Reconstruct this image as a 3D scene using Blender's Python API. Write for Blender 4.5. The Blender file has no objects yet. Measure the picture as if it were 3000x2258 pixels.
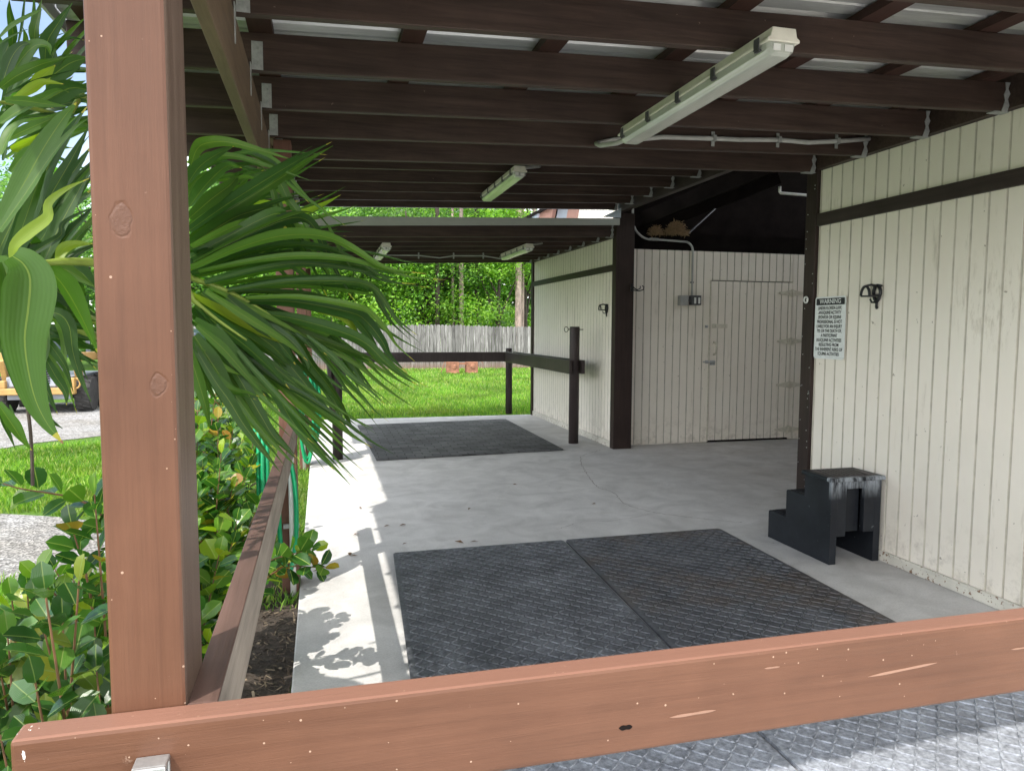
import bpy, bmesh, math, random
from mathutils import Vector, Matrix
R = math.radians
rnd = random.Random(7)
sc = bpy.context.scene
C = sc.collection
PI = math.pi

# ------------------------------------------------------------------ materials
def newmat(name):
    m = bpy.data.materials.new(name); m.use_nodes = True
    nt = m.node_tree
    b = nt.nodes['Principled BSDF']
    return m, nt, b

def N(nt, t, **k):
    n = nt.nodes.new(t)
    for a, v in k.items():
        if a in n.inputs.keys() if hasattr(n.inputs, 'keys') else False:
            n.inputs[a].default_value = v
        else:
            setattr(n, a, v)
    return n

def coords(nt, scale=(1, 1, 1), rand=False, kind='Object'):
    tc = N(nt, 'ShaderNodeTexCoord')
    src = tc.outputs[kind]
    if rand:
        oi = N(nt, 'ShaderNodeObjectInfo')
        mu = N(nt, 'ShaderNodeVectorMath', operation='SCALE')
        mu.inputs[0].default_value = (17.3, 9.1, 13.7)
        nt.links.new(oi.outputs['Random'], mu.inputs['Scale'])
        ad = N(nt, 'ShaderNodeVectorMath', operation='ADD')
        nt.links.new(src, ad.inputs[0]); nt.links.new(mu.outputs[0], ad.inputs[1])
        src = ad.outputs[0]
    mp = N(nt, 'ShaderNodeMapping')
    mp.inputs['Scale'].default_value = scale
    nt.links.new(src, mp.inputs['Vector'])
    return mp.outputs['Vector']

def noise(nt, vec, scale=5, detail=5, rough=.6, dist=0):
    n = N(nt, 'ShaderNodeTexNoise')
    n.inputs['Scale'].default_value = scale; n.inputs['Detail'].default_value = detail
    n.inputs['Roughness'].default_value = rough; n.inputs['Distortion'].default_value = dist
    nt.links.new(vec, n.inputs['Vector'])
    return n.outputs['Fac']

def ramp(nt, fac, stops):
    r = N(nt, 'ShaderNodeValToRGB')
    e = r.color_ramp.elements
    while len(e) < len(stops): e.new(.5)
    for i, (p, c) in enumerate(stops):
        e[i].position = p
        e[i].color = (c[0], c[1], c[2], 1) if isinstance(c, (tuple, list)) else (c, c, c, 1)
    nt.links.new(fac, r.inputs['Fac'])
    return r.outputs['Color']

def mix(nt, a, b, fac, mode='MIX'):
    m = N(nt, 'ShaderNodeMix', data_type='RGBA', blend_type=mode)
    if isinstance(fac, (int, float)): m.inputs['Factor'].default_value = fac
    else: nt.links.new(fac, m.inputs['Factor'])
    for s, v in (('A', a), ('B', b)):
        i = [x for x in m.inputs if x.name == s and x.type == 'RGBA'][0]
        if isinstance(v, (tuple, list)): i.default_value = (v[0], v[1], v[2], 1)
        else: nt.links.new(v, i)
    return [x for x in m.outputs if x.type == 'RGBA'][0]

def math1(nt, op, a, b=None, c=None):
    m = N(nt, 'ShaderNodeMath', operation=op)
    for i, v in enumerate((a, b, c)):
        if v is None: continue
        if isinstance(v, (int, float)): m.inputs[i].default_value = v
        else: nt.links.new(v, m.inputs[i])
    return m.outputs[0]

def bump(nt, b, h, strength=.3, dist=.01):
    n = N(nt, 'ShaderNodeBump')
    n.inputs['Strength'].default_value = strength; n.inputs['Distance'].default_value = dist
    nt.links.new(h, n.inputs['Height'])
    nt.links.new(n.outputs['Normal'], b.inputs['Normal'])

def setb(b, rough=.6, spec=.5, metal=0):
    b.inputs['Roughness'].default_value = rough
    b.inputs['Specular IOR Level'].default_value = spec
    b.inputs['Metallic'].default_value = metal

def plain(name, col, rough=.6, var=.25, scale=6, stretch=(1, 1, 1), bmp=.15, spec=.5, metal=0, rand=False, bd=.004):
    m, nt, b = newmat(name); setb(b, rough, spec, metal)
    v = coords(nt, stretch, rand)
    f = noise(nt, v, scale, 6, .65)
    lo = tuple(c * (1 - var) for c in col); hi = tuple(min(1, c * (1 + var)) for c in col)
    nt.links.new(ramp(nt, f, [(.3, lo), (.7, hi)]), b.inputs['Base Color'])
    if bmp: bump(nt, b, f, bmp, bd)
    return m

def wood(name, col, axis=0, rough=.5, var=.3, wear=None, bmp=.35, spec=.25):
    """painted or weathered timber with grain along one axis"""
    m, nt, b = newmat(name); setb(b, rough, spec)
    st = [26, 26, 26]; st[axis] = 1.6
    v = coords(nt, tuple(st), True)
    g = noise(nt, v, 1.3, 7, .7, .4)
    v2 = coords(nt, (1, 1, 1), True)
    g2 = noise(nt, v2, 2.2, 4, .6)
    lo = tuple(c * (1 - var) for c in col); hi = tuple(c * (1 + var) for c in col)
    c = ramp(nt, g, [(.25, lo), (.75, hi)])
    c = mix(nt, c, ramp(nt, g2, [(.35, .72), (.7, 1.15)]), .8, 'MULTIPLY')
    if wear:
        w = noise(nt, v2, 38, 3, .6)
        c = mix(nt, c, wear[0], ramp(nt, w, [(wear[1], 0), (wear[1] + .03, 1)]))
    nt.links.new(c, b.inputs['Base Color'])
    bump(nt, b, g, bmp, .004)
    return m

BROWN = (.165, .072, .048)
M = {}
M['rafter'] = wood('dark brown rafter paint', (.056, .036, .029), 0, .5, .5, ((.17, .125, .1), .73))
M['beam'] = wood('brown beam paint', (.17, .12, .08), 1, .55, .25)
M['purlin'] = wood('dark purlin paint', (.06, .03, .024), 1, .6, .25)
M['darktrim'] = wood('dark trim paint', (.035, .022, .019), 2, .5, .3, ((.25, .22, .2), .78))
M['darkband'] = wood('dark band paint', (.042, .03, .027), 1, .5, .3, ((.25, .22, .2), .8))
M['hitch'] = wood('charcoal brown hitch paint', (.05, .038, .037), 2, .45, .3, ((.2, .17, .16), .77))
M['greywood'] = wood('weathered grey timber', (.33, .285, .24), 1, .8, .35, None, .8)

def near_paint(name, axis, knots=(), wearbox=False):
    m, nt, b = newmat(name); setb(b, .42, .28)
    st = [30, 30, 30]; st[axis] = 1.5
    v = coords(nt, tuple(st)); g = noise(nt, v, 1.5, 8, .7, .3)
    v0 = coords(nt); g2 = noise(nt, v0, 6, 5, .6)
    fs = [90, 90, 90]; fs[axis] = 3; fg = noise(nt, coords(nt, tuple(fs)), 1, 5, .7)
    c = ramp(nt, g, [(.2, (.1, .043, .024)), (.8, (.134, .062, .036))])
    c = mix(nt, c, ramp(nt, g2, [(.3, .86), (.7, 1.1)]), .7, 'MULTIPLY')
    c = mix(nt, c, ramp(nt, fg, [(.32, .84), (.5, 1.0), (.75, 1.08)]), .7, 'MULTIPLY')
    vo = N(nt, 'ShaderNodeTexVoronoi'); vo.inputs['Scale'].default_value = 80
    nt.links.new(v0, vo.inputs['Vector'])
    sp = noise(nt, v0, 9, 2, .5)
    sv = N(nt, 'ShaderNodeSeparateColor'); nt.links.new(vo.outputs['Color'], sv.inputs[0])
    keep = math1(nt, 'MULTIPLY', math1(nt, 'LESS_THAN', vo.outputs['Distance'], math1(nt, 'MULTIPLY', math1(nt, 'POWER', sv.outputs[0], 4), .16)), math1(nt, 'GREATER_THAN', sp, .47))
    keep = math1(nt, 'MULTIPLY', keep, .75)
    lg = noise(nt, v0, 2.4, 4, .6)
    c = mix(nt, c, ramp(nt, lg, [(.3, (.82, .8, .78)), (.7, (1.12, 1.14, 1.16))]), .8, 'MULTIPLY')
    c = mix(nt, c, (.42, .29, .21), keep)
    sn2 = noise(nt, coords(nt, (7, 7, 7)), 3, 7, .8)
    c = mix(nt, c, (.36, .25, .19), math1(nt, 'MULTIPLY', ramp(nt, sn2, [(.66, 0), (.72, 1)]), .55))
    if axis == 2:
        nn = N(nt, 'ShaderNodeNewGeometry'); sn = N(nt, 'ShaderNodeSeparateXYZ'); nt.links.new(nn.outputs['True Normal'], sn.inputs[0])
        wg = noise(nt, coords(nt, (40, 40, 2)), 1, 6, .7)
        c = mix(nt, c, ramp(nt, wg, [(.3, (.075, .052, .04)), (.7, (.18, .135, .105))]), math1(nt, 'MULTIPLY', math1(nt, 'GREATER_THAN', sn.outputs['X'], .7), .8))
    h = g
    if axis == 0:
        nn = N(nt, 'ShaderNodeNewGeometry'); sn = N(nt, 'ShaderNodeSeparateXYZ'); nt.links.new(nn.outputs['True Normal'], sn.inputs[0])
        c = mix(nt, c, mix(nt, (.25, .13, .095), c, .35), math1(nt, 'GREATER_THAN', sn.outputs['Z'], .6))  # up-facing faces painted paler to stand for sun on the rail top
    if wearbox:
        sx = N(nt, 'ShaderNodeSeparateXYZ'); nt.links.new(v0, sx.inputs[0])
        mk = math1(nt, 'MULTIPLY', math1(nt, 'LESS_THAN', sx.outputs['X'], -.3), math1(nt, 'GREATER_THAN', sx.outputs['Z'], .955))
        vs = coords(nt, (140, 60, 26)); wn = noise(nt, vs, 1, 4, .6)
        fx = math1(nt, 'MULTIPLY_ADD', sx.outputs['X'], -2.0, -.66)
        w = math1(nt, 'GREATER_THAN', math1(nt, 'ADD', wn, fx), .78)
        c = mix(nt, c, (.72, .68, .63), math1(nt, 'MULTIPLY', mk, w))
    for (kx, ky, kz, rx, rz) in knots:
        mp = N(nt, 'ShaderNodeMapping'); mp.vector_type = 'POINT'
        mp.inputs['Location'].default_value = (-kx / rx, -ky / .2, -kz / rz)
        mp.inputs['Scale'].default_value = (1 / rx, 1 / .2, 1 / rz)
        tc = N(nt, 'ShaderNodeTexCoord'); nt.links.new(tc.outputs['Object'], mp.inputs['Vector'])
        ln = N(nt, 'ShaderNodeVectorMath', operation='LENGTH'); nt.links.new(mp.outputs[0], ln.inputs[0])
        dd = math1(nt, 'ADD', ln.outputs['Value'], math1(nt, 'MULTIPLY', noise(nt, v0, 22, 3, .6), 1.1))
        ins = ramp(nt, dd, [(0, 1), (.93, 1), (.97, 0)]) if False else None
        ring = math1(nt, 'SUBTRACT', 1, math1(nt, 'MINIMUM', math1(nt, 'MULTIPLY', math1(nt, 'ABSOLUTE', math1(nt, 'SUBTRACT', dd, 1.2)), 9), 1))
        inside = math1(nt, 'LESS_THAN', dd, 1.2)
        kn = noise(nt, v0, 120, 4, .7)
        h = math1(nt, 'SUBTRACT', h, math1(nt, 'MULTIPLY', ring, .55))
        h = math1(nt, 'ADD', h, math1(nt, 'MULTIPLY', inside, math1(nt, 'MULTIPLY', kn, 1.5)))
        c = mix(nt, c, mix(nt, c, (.1, .055, .04), .3), inside)
    nt.links.new(c, b.inputs['Base Color'])
    bump(nt, b, h, .5, .003)
    return m

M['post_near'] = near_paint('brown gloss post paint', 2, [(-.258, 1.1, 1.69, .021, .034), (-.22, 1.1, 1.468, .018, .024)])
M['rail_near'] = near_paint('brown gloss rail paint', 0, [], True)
M['rail_top'] = wood('faded brown rail paint', (.125, .075, .06), 1, .5, .3, None, .5)
M['post_far'] = wood('brown post paint', (.17, .085, .06), 2, .55, .3)

def siding_mat():
    m, nt, b = newmat('cream painted siding'); setb(b, .55, .4)
    v0 = coords(nt)
    a = noise(nt, v0, 1.1, 5, .6)
    c = ramp(nt, a, [(.3, (.77, .71, .615)), (.7, (.84, .785, .695))])
    st = noise(nt, coords(nt, (3, 3, .5)), 3, 6, .7)
    c = mix(nt, c, (.36, .31, .23), math1(nt, 'MULTIPLY', ramp(nt, st, [(.6, 0), (.74, 1)]), .5))
    fl = noise(nt, coords(nt, (40, 40, 120)), 1, 4, .7)
    sx = N(nt, 'ShaderNodeSeparateXYZ'); nt.links.new(v0, sx.inputs[0])
    low = math1(nt, 'SUBTRACT', 1, math1(nt, 'MINIMUM', math1(nt, 'MULTIPLY', sx.outputs['Z'], 2.2), 1))
    d = noise(nt, v0, 9, 6, .7)
    dirt = math1(nt, 'MULTIPLY', low, ramp(nt, d, [(.5, 0), (.75, 1)]))
    c = mix(nt, c, (.2, .15, .1), math1(nt, 'MULTIPLY', dirt, .7))
    sy = N(nt, 'ShaderNodeSeparateXYZ'); nt.links.new(v0, sy.inputs[0])
    sc1 = noise(nt, coords(nt, (5, 12, 3)), 2.2, 6, .75)
    dy = math1(nt, 'MULTIPLY', math1(nt, 'SUBTRACT', sy.outputs['Y'], 3.3), 3.2); dz = math1(nt, 'MULTIPLY', math1(nt, 'SUBTRACT', sy.outputs['Z'], 1.72), 3.0)
    rad = math1(nt, 'ADD', math1(nt, 'MULTIPLY', dy, dy), math1(nt, 'MULTIPLY', dz, dz))
    msk = math1(nt, 'MAXIMUM', math1(nt, 'SUBTRACT', 1, rad), 0)
    c = mix(nt, c, (.34, .28, .19), math1(nt, 'MULTIPLY', msk, math1(nt, 'MULTIPLY', ramp(nt, sc1, [(.5, 0), (.62, 1)]), .4)))
    dots = noise(nt, v0, 26, 2, .5)
    c = mix(nt, c, (.3, .26, .2), ramp(nt, dots, [(.74, 0), (.77, .8)]))
    nt.links.new(c, b.inputs['Base Color'])
    bump(nt, b, fl, .35, .003)
    return m
M['siding'] = siding_mat()
M['groove'] = plain('darker siding groove', (.55, .51, .43), .8, .2, 8, bmp=0)  # groove faces a tone darker than the boards
M['baseboard'] = wood('chipped cream baseboard', (.66, .63, .55), 1, .6, .1, ((.22, .14, .09), .6))
M['white'] = plain('white painted metal', (.74, .74, .72), .35, .06, 4, bmp=0)
M['galv'] = plain('galvanised steel', (.42, .43, .43), .4, .25, 30, bmp=.05, metal=.75)
M['steelgrey'] = plain('dull zinc strap', (.34, .35, .34), .55, .3, 25, bmp=.1, metal=.2)
M['drip'] = plain('satin grey metal edge', (.44, .45, .43), .4, .06, 3, bmp=0)
M['sheet'] = plain('pale roof sheet underside', (.5, .51, .52), .34, .22, 2.5, (1, 9, 1), bmp=.05, metal=.45)
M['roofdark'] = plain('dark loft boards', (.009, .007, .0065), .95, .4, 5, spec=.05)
M['black'] = plain('black iron', (.012, .012, .014), .4, .3, 30, bmp=.1)
M['pvc'] = plain('white plastic pipe', (.74, .74, .71), .35, .08, 10, bmp=0)
M['conduit'] = plain('grey conduit', (.42, .42, .4), .45, .15, 12, bmp=.05)
M['hose'] = plain('green garden hose', (.006, .3, .12), .32, .15, 14, bmp=.05)
M['boxgrey'] = plain('grey electrical box', (.34, .34, .33), .5, .12, 12, bmp=.05)
M['boxdark'] = plain('dark grey switch', (.07, .07, .075), .45, .2, 12, bmp=.05)
M['hardware'] = plain('cream painted hardware', (.6, .56, .46), .5, .15, 22, bmp=.1)
M['housing'] = plain('aged cream housing', (.72, .69, .6), .45, .12, 9, bmp=.05)
def diffuser_mat():
    m, nt, b = newmat('aged ribbed diffuser'); setb(b, .12, .8)
    v = coords(nt, (1, .25, 1), True); f = noise(nt, v, 9, 5, .6)
    nt.links.new(ramp(nt, f, [(.3, (.44, .46, .41)), (.7, (.58, .6, .54))]), b.inputs['Base Color'])
    w = N(nt, 'ShaderNodeTexWave'); w.inputs['Scale'].default_value = 28; w.bands_direction = 'X'
    nt.links.new(coords(nt), w.inputs['Vector'])
    bump(nt, b, w.outputs['Fac'], .25, .002)
    b.inputs['Transmission Weight'].default_value = .15
    return m
M['diffuser'] = diffuser_mat()
M['straw'] = plain('dry straw', (.36, .245, .14), .9, .4, 30)
M['tin_blue'] = plain('pale sheet metal trim', (.6, .68, .8), .3, .1, 3, bmp=0, metal=.2)

def concrete():
    m, nt, b = newmat('worn pale concrete'); setb(b, .75, .35)
    v = coords(nt)
    big = noise(nt, v, .55, 5, .6); mid = noise(nt, v, 3.2, 6, .65, .6); fine = noise(nt, v, 95, 4, .7)
    st = noise(nt, coords(nt, (1, 7, 1)), 1.6, 5, .7)
    c = ramp(nt, big, [(.3, (.53, .52, .505)), (.7, (.65, .64, .625))])
    c = mix(nt, c, ramp(nt, mid, [(.3, .76), (.62, 1.08)]), .9, 'MULTIPLY')
    c = mix(nt, c, ramp(nt, fine, [(.3, .8), (.6, 1.06)]), .7, 'MULTIPLY')
    c = mix(nt, c, (.33, .27, .2), math1(nt, 'MULTIPLY', ramp(nt, st, [(.6, 0), (.8, 1)]), .3))
    sx = N(nt, 'ShaderNodeSeparateXYZ'); nt.links.new(v, sx.inputs[0])
    ns = noise(nt, v, 1.4, 6, .7)
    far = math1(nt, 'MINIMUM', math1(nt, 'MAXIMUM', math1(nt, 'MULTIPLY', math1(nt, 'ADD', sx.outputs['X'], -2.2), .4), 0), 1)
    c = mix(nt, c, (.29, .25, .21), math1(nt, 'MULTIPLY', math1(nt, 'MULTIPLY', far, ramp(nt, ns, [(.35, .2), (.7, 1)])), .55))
    sp = noise(nt, v, 34, 2, .5)
    c = mix(nt, c, (.2, .17, .14), ramp(nt, sp, [(.755, 0), (.78, .7)]))
    nt.links.new(c, b.inputs['Base Color'])
    bump(nt, b, math1(nt, 'ADD', math1(nt, 'MULTIPLY', mid, .5), math1(nt, 'MULTIPLY', fine, .4)), .35, .006)
    return m
M['concrete'] = concrete()
M['crack'] = plain('crack shadow line', (.27, .25, .225), .9, .4, 20)

def rubber(name, dust, brown=0, lift=1.25):
    m, nt, b = newmat(name)
    v = coords(nt)
    a = noise(nt, v, 4.5, 8, .72, .5); f = noise(nt, v, 45, 5, .7)
    a = math1(nt, 'ADD', math1(nt, 'MULTIPLY', a, .7), math1(nt, 'MULTIPLY', f, .3))
    c = ramp(nt, a, [(.36, (.022 * lift, .024 * lift, .028 * lift)), (.5, (.045 * lift, .048 * lift, .054 * lift)), (.62, dust)])
    c = mix(nt, c, ramp(nt, f, [(.3, .62), (.65, 1.4)]), .85, 'MULTIPLY')
    if brown:
        k = noise(nt, coords(nt, (1, 1, 1)), 1.25, 6, .7, .3)
        c = mix(nt, c, (.085, .055, .03), math1(nt, 'MULTIPLY', ramp(nt, k, [(.5, 0), (.66, 1)]), brown))
    nt.links.new(c, b.inputs['Base Color'])
    nt.links.new(ramp(nt, a, [(.3, .42), (.7, .7)]), b.inputs['Roughness'])
    b.inputs['Specular IOR Level'].default_value = .5
    bump(nt, b, f, .3, .003)
    return m
M['mat_a'] = rubber('dusty black rubber', (.165, .177, .195), 0, 2.2)
M['mat_b'] = rubber('brown stained black rubber', (.12, .125, .135), .6, 1.9)
M['mat_front'] = rubber('dusty sunlit rubber', (.32, .345, .39), 0, 5.4)  # dust plus sunlit sheen lightened into the front mats' colour
def paver_mat():
    m, nt, b = newmat('interlocking rubber pavers'); setb(b, .75, .35)
    v = coords(nt)
    br = N(nt, 'ShaderNodeTexBrick'); br.inputs['Scale'].default_value = 1
    br.inputs['Brick Width'].default_value = .215; br.inputs['Row Height'].default_value = .118
    br.inputs['Mortar Size'].default_value = .0065; br.inputs['Mortar Smooth'].default_value = .2
    br.inputs['Color1'].default_value = (.07, .072, .076, 1); br.inputs['Color2'].default_value = (.115, .116, .118, 1)
    br.inputs['Mortar'].default_value = (.02, .02, .02, 1)
    wv = noise(nt, v, 9, 2, .5)
    mp = N(nt, 'ShaderNodeVectorMath', operation='MULTIPLY_ADD')
    cx = N(nt, 'ShaderNodeCombineXYZ'); nt.links.new(wv, cx.inputs[0]); nt.links.new(wv, cx.inputs[1])
    mp.inputs[1].default_value = (.03, .03, 0)
    nt.links.new(cx.outputs[0], mp.inputs[0]); nt.links.new(v, mp.inputs[2])
    nt.links.new(mp.outputs[0], br.inputs['Vector'])
    a = noise(nt, v, 2.2, 6, .7)
    c = mix(nt, br.outputs['Color'], ramp(nt, a, [(.35, .5), (.65, 1.5)]), .85, 'MULTIPLY')
    nt.links.new(c, b.inputs['Base Color'])
    bump(nt, b, math1(nt, 'SUBTRACT', 1, br.outputs['Fac']), .6, .008)
    return m
M['paver'] = paver_mat()
def block_mat():
    m, nt, b = newmat('scuffed black plastic'); setb(b, .5, .3)
    v = coords(nt)
    a = noise(nt, v, 5, 6, .7); st = noise(nt, coords(nt, (9, 9, 1.6)), 2.4, 5, .7)
    c = ramp(nt, a, [(.3, (.008, .0095, .013)), (.75, (.02, .023, .029))])
    sx = N(nt, 'ShaderNodeSeparateXYZ'); nt.links.new(v, sx.inputs[0])
    top = math1(nt, 'MULTIPLY', math1(nt, 'MAXIMUM', math1(nt, 'SUBTRACT', sx.outputs['Z'], .43), 0), 9)
    fr = math1(nt, 'LESS_THAN', sx.outputs['Y'], 4.045)
    k = math1(nt, 'MULTIPLY', math1(nt, 'MINIMUM', top, 1), ramp(nt, st, [(.4, 0), (.58, 1)]))
    c = mix(nt, c, (.36, .39, .42), math1(nt, 'MULTIPLY', k, math1(nt, 'MULTIPLY', fr, .75)))
    sp = noise(nt, v, 30, 3, .6)
    c = mix(nt, c, (.16, .17, .18), ramp(nt, sp, [(.7, 0), (.76, .7)]))
    nt.links.new(c, b.inputs['Base Color'])
    bump(nt, b, noise(nt, v, 160, 3, .6), .15, .002)
    return m
M['block'] = block_mat()
M['tread'] = plain('worn brown black tread', (.055, .045, .045), .55, .35, 12, bmp=.2)
M['sign'] = plain('white sign metal', (.74, .76, .75), .4, .06, 9, bmp=.05)
M['signink'] = plain('black sign ink', (.012, .012, .016), .5, .1, 20, bmp=0)

def leafmat(name, stops, rough=.4, trans=.3, vein=(.3, .42, .08), uv=True, spec=.5, veinw=.035, big=None, dry=None):
    m, nt, b = newmat(name); setb(b, rough, spec)
    ge = N(nt, 'ShaderNodeNewGeometry')
    c = ramp(nt, ge.outputs['Random Per Island'], stops)
    if big:
        f = noise(nt, coords(nt), big, 3, .6)
        c = mix(nt, c, ramp(nt, f, [(.35, .6), (.65, 1.35)]), .8, 'MULTIPLY')
    if dry:
        f2 = noise(nt, coords(nt), .42, 5, .7, .5)
        c = mix(nt, c, dry, math1(nt, 'MULTIPLY', ramp(nt, f2, [(.5, 0), (.68, 1)]), .5))
    if uv:
        tc = N(nt, 'ShaderNodeTexCoord'); sx = N(nt, 'ShaderNodeSeparateXYZ'); nt.links.new(tc.outputs['UV'], sx.inputs[0])
        d = math1(nt, 'ABSOLUTE', math1(nt, 'SUBTRACT', sx.outputs['X'], .5))
        c = mix(nt, c, vein, math1(nt, 'MULTIPLY', math1(nt, 'LESS_THAN', d, veinw), .75))
        ve = N(nt, 'ShaderNodeTexWave'); ve.bands_direction = 'X'; ve.inputs['Scale'].default_value = 4.5
        nt.links.new(tc.outputs['UV'], ve.inputs['Vector'])
        bump(nt, b, ve.outputs['Fac'], .12, .002)
    nt.links.new(c, b.inputs['Base Color'])
    t = N(nt, 'ShaderNodeBsdfTranslucent')
    tcol = mix(nt, c, (1.6, 2.1, .5), .7, 'MULTIPLY')
    nt.links.new(tcol, t.inputs['Color'])
    ms = N(nt, 'ShaderNodeMixShader'); ms.inputs[0].default_value = trans
    nt.links.new(b.outputs[0], ms.inputs[1]); nt.links.new(t.outputs[0], ms.inputs[2])
    nt.links.new(ms.outputs[0], nt.nodes['Material Output'].inputs['Surface'])
    return m
def palmmat():
    m, nt, b = newmat('palm leaflet'); setb(b, .4, .4)
    ge = N(nt, 'ShaderNodeNewGeometry')
    at = N(nt, 'ShaderNodeAttribute'); at.attribute_name = 'hue'
    tc = N(nt, 'ShaderNodeTexCoord'); sx = N(nt, 'ShaderNodeSeparateXYZ'); nt.links.new(tc.outputs['UV'], sx.inputs[0])
    c = ramp(nt, at.outputs['Fac'], [(0, (.026, .072, .014)), (.5, (.07, .15, .02)), (1, (.22, .29, .02))])
    c = mix(nt, c, ramp(nt, ge.outputs['Random Per Island'], [(0, .75), (1, 1.3)]), .8, 'MULTIPLY')
    d = math1(nt, 'ABSOLUTE', math1(nt, 'SUBTRACT', sx.outputs['X'], .5))
    c = mix(nt, c, (.3, .36, .06), math1(nt, 'MULTIPLY', math1(nt, 'LESS_THAN', d, .02), .4))
    f = noise(nt, coords(nt), 14, 4, .6)
    tip = math1(nt, 'GREATER_THAN', math1(nt, 'ADD', sx.outputs['Y'], math1(nt, 'MULTIPLY', f, .1)), .99)
    some = math1(nt, 'GREATER_THAN', ge.outputs['Random Per Island'], .55)
    tip = math1(nt, 'MULTIPLY', tip, some)
    c = mix(nt, c, (.5, .42, .07), math1(nt, 'MULTIPLY', tip, .8))
    tip2 = math1(nt, 'GREATER_THAN', math1(nt, 'ADD', sx.outputs['Y'], math1(nt, 'MULTIPLY', f, .06)), 1.015)
    c = mix(nt, c, (.25, .14, .08), math1(nt, 'MULTIPLY', tip2, some))
    nt.links.new(c, b.inputs['Base Color'])
    ve = N(nt, 'ShaderNodeTexWave'); ve.bands_direction = 'X'; ve.inputs['Scale'].default_value = 3.6
    nt.links.new(tc.outputs['UV'], ve.inputs['Vector'])
    bump(nt, b, ve.outputs['Fac'], .12, .002)
    t = N(nt, 'ShaderNodeBsdfTranslucent'); nt.links.new(mix(nt, c, (1.8, 2.2, .4), .7, 'MULTIPLY'), t.inputs['Color'])
    ms = N(nt, 'ShaderNodeMixShader'); ms.inputs[0].default_value = .45
    nt.links.new(b.outputs[0], ms.inputs[1]); nt.links.new(t.outputs[0], ms.inputs[2])
    nt.links.new(ms.outputs[0], nt.nodes['Material Output'].inputs['Surface'])
    return m
M['palm'] = palmmat()
M['rachis'] = plain('yellow green rachis', (.2, .27, .045), .4, .25, 12, bmp=.05)
M['palmstem'] = plain('fibrous palm stem', (.12, .1, .06), .9, .4, 20, (1, 1, 3))
M['cocoplum'] = leafmat('glossy round leaf', [(0, (.022, .075, .014)), (.4, (.05, .15, .022)), (.72, (.13, .26, .025)), (.9, (.3, .4, .02)), (.975, (.36, .24, .03)), (1, (.26, .09, .04))], .26, .3, (.3, .4, .08), True, .6, .03)
M['cocoplum_shaded'] = leafmat('shade darkened round leaf', [(0, (.018, .058, .012)), (.5, (.034, .1, .017)), (.8, (.08, .17, .022)), (.93, (.2, .2, .025)), (1, (.2, .07, .04))], .24, .2, (.16, .22, .06), True, .6, .03)  # darker leaf copy with the palm's shade put into its colour
M['twig'] = plain('red brown twig', (.16, .08, .035), .7, .3, 20)
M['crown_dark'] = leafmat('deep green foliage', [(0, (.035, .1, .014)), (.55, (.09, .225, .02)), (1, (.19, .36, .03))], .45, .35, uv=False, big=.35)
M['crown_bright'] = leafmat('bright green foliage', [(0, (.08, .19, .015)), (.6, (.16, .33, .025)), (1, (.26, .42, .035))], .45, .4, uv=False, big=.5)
M['needles'] = leafmat('pine needles', [(0, (.035, .07, .02)), (1, (.08, .13, .035))], .5, .25, uv=False)
M['bark_pine'] = plain('pink grey pine bark', (.33, .25, .21), .9, .45, 7, (1, 1, .35), bmp=.8, bd=.03)
M['bark_dark'] = plain('dark bark', (.05, .038, .028), .9, .4, 7, (1, 1, .3), bmp=.8, bd=.03)
M['blade'] = leafmat('grass blade', [(0, (.07, .16, .016)), (.5, (.14, .28, .028)), (.85, (.22, .35, .04)), (1, (.4, .38, .15))], .5, .4, uv=False, big=.8, dry=(.3, .27, .07))
def lawnmat():
    m, nt, b = newmat('lawn soil and turf'); setb(b, .9, .2)
    v = coords(nt); a = noise(nt, v, .5, 5, .6); f = noise(nt, v, 30, 5, .75)
    c = ramp(nt, f, [(.3, (.03, .07, .01)), (.55, (.085, .17, .02)), (.75, (.15, .24, .035))])
    c = mix(nt, c, ramp(nt, a, [(.35, .75), (.65, 1.15)]), .8, 'MULTIPLY')
    nt.links.new(c, b.inputs['Base Color']); bump(nt, b, f, .8, .03)
    return m
M['lawn'] = lawnmat()
def gravelmat(name, k):
    m, nt, b = newmat(name); setb(b, .9, .25)
    v = coords(nt)
    vo = N(nt, 'ShaderNodeTexVoronoi'); vo.inputs['Scale'].default_value = 42; nt.links.new(v, vo.inputs['Vector'])
    sc_ = N(nt, 'ShaderNodeSeparateColor'); nt.links.new(vo.outputs['Color'], sc_.inputs[0])
    c = ramp(nt, sc_.outputs[0], [(0, (.22 * k, .215 * k, .21 * k)), (.5, (.40 * k, .395 * k, .39 * k)), (1, (.62 * k, .61 * k, .6 * k))])
    c = mix(nt, c, ramp(nt, noise(nt, v, .9, 5, .7), [(.35, (.75, .7, .62)), (.65, (1.05, 1.05, 1.05))]), .8, 'MULTIPLY')
    nt.links.new(c, b.inputs['Base Color']); bump(nt, b, vo.outputs['Distance'], .9, .02)
    return m
M['gravel'] = gravelmat('crushed grey gravel', .62)
M['gravel_bounce'] = gravelmat('pale bounce gravel', 1.0)
M['soil'] = plain('dark mulch soil', (.055, .042, .032), .95, .5, 24, bmp=1, bd=.02)
M['chip'] = leafmat('mulch chip', [(0, (.03, .022, .016)), (.7, (.09, .065, .045)), (1, (.28, .22, .15))], .9, 0.02, uv=False)
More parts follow.
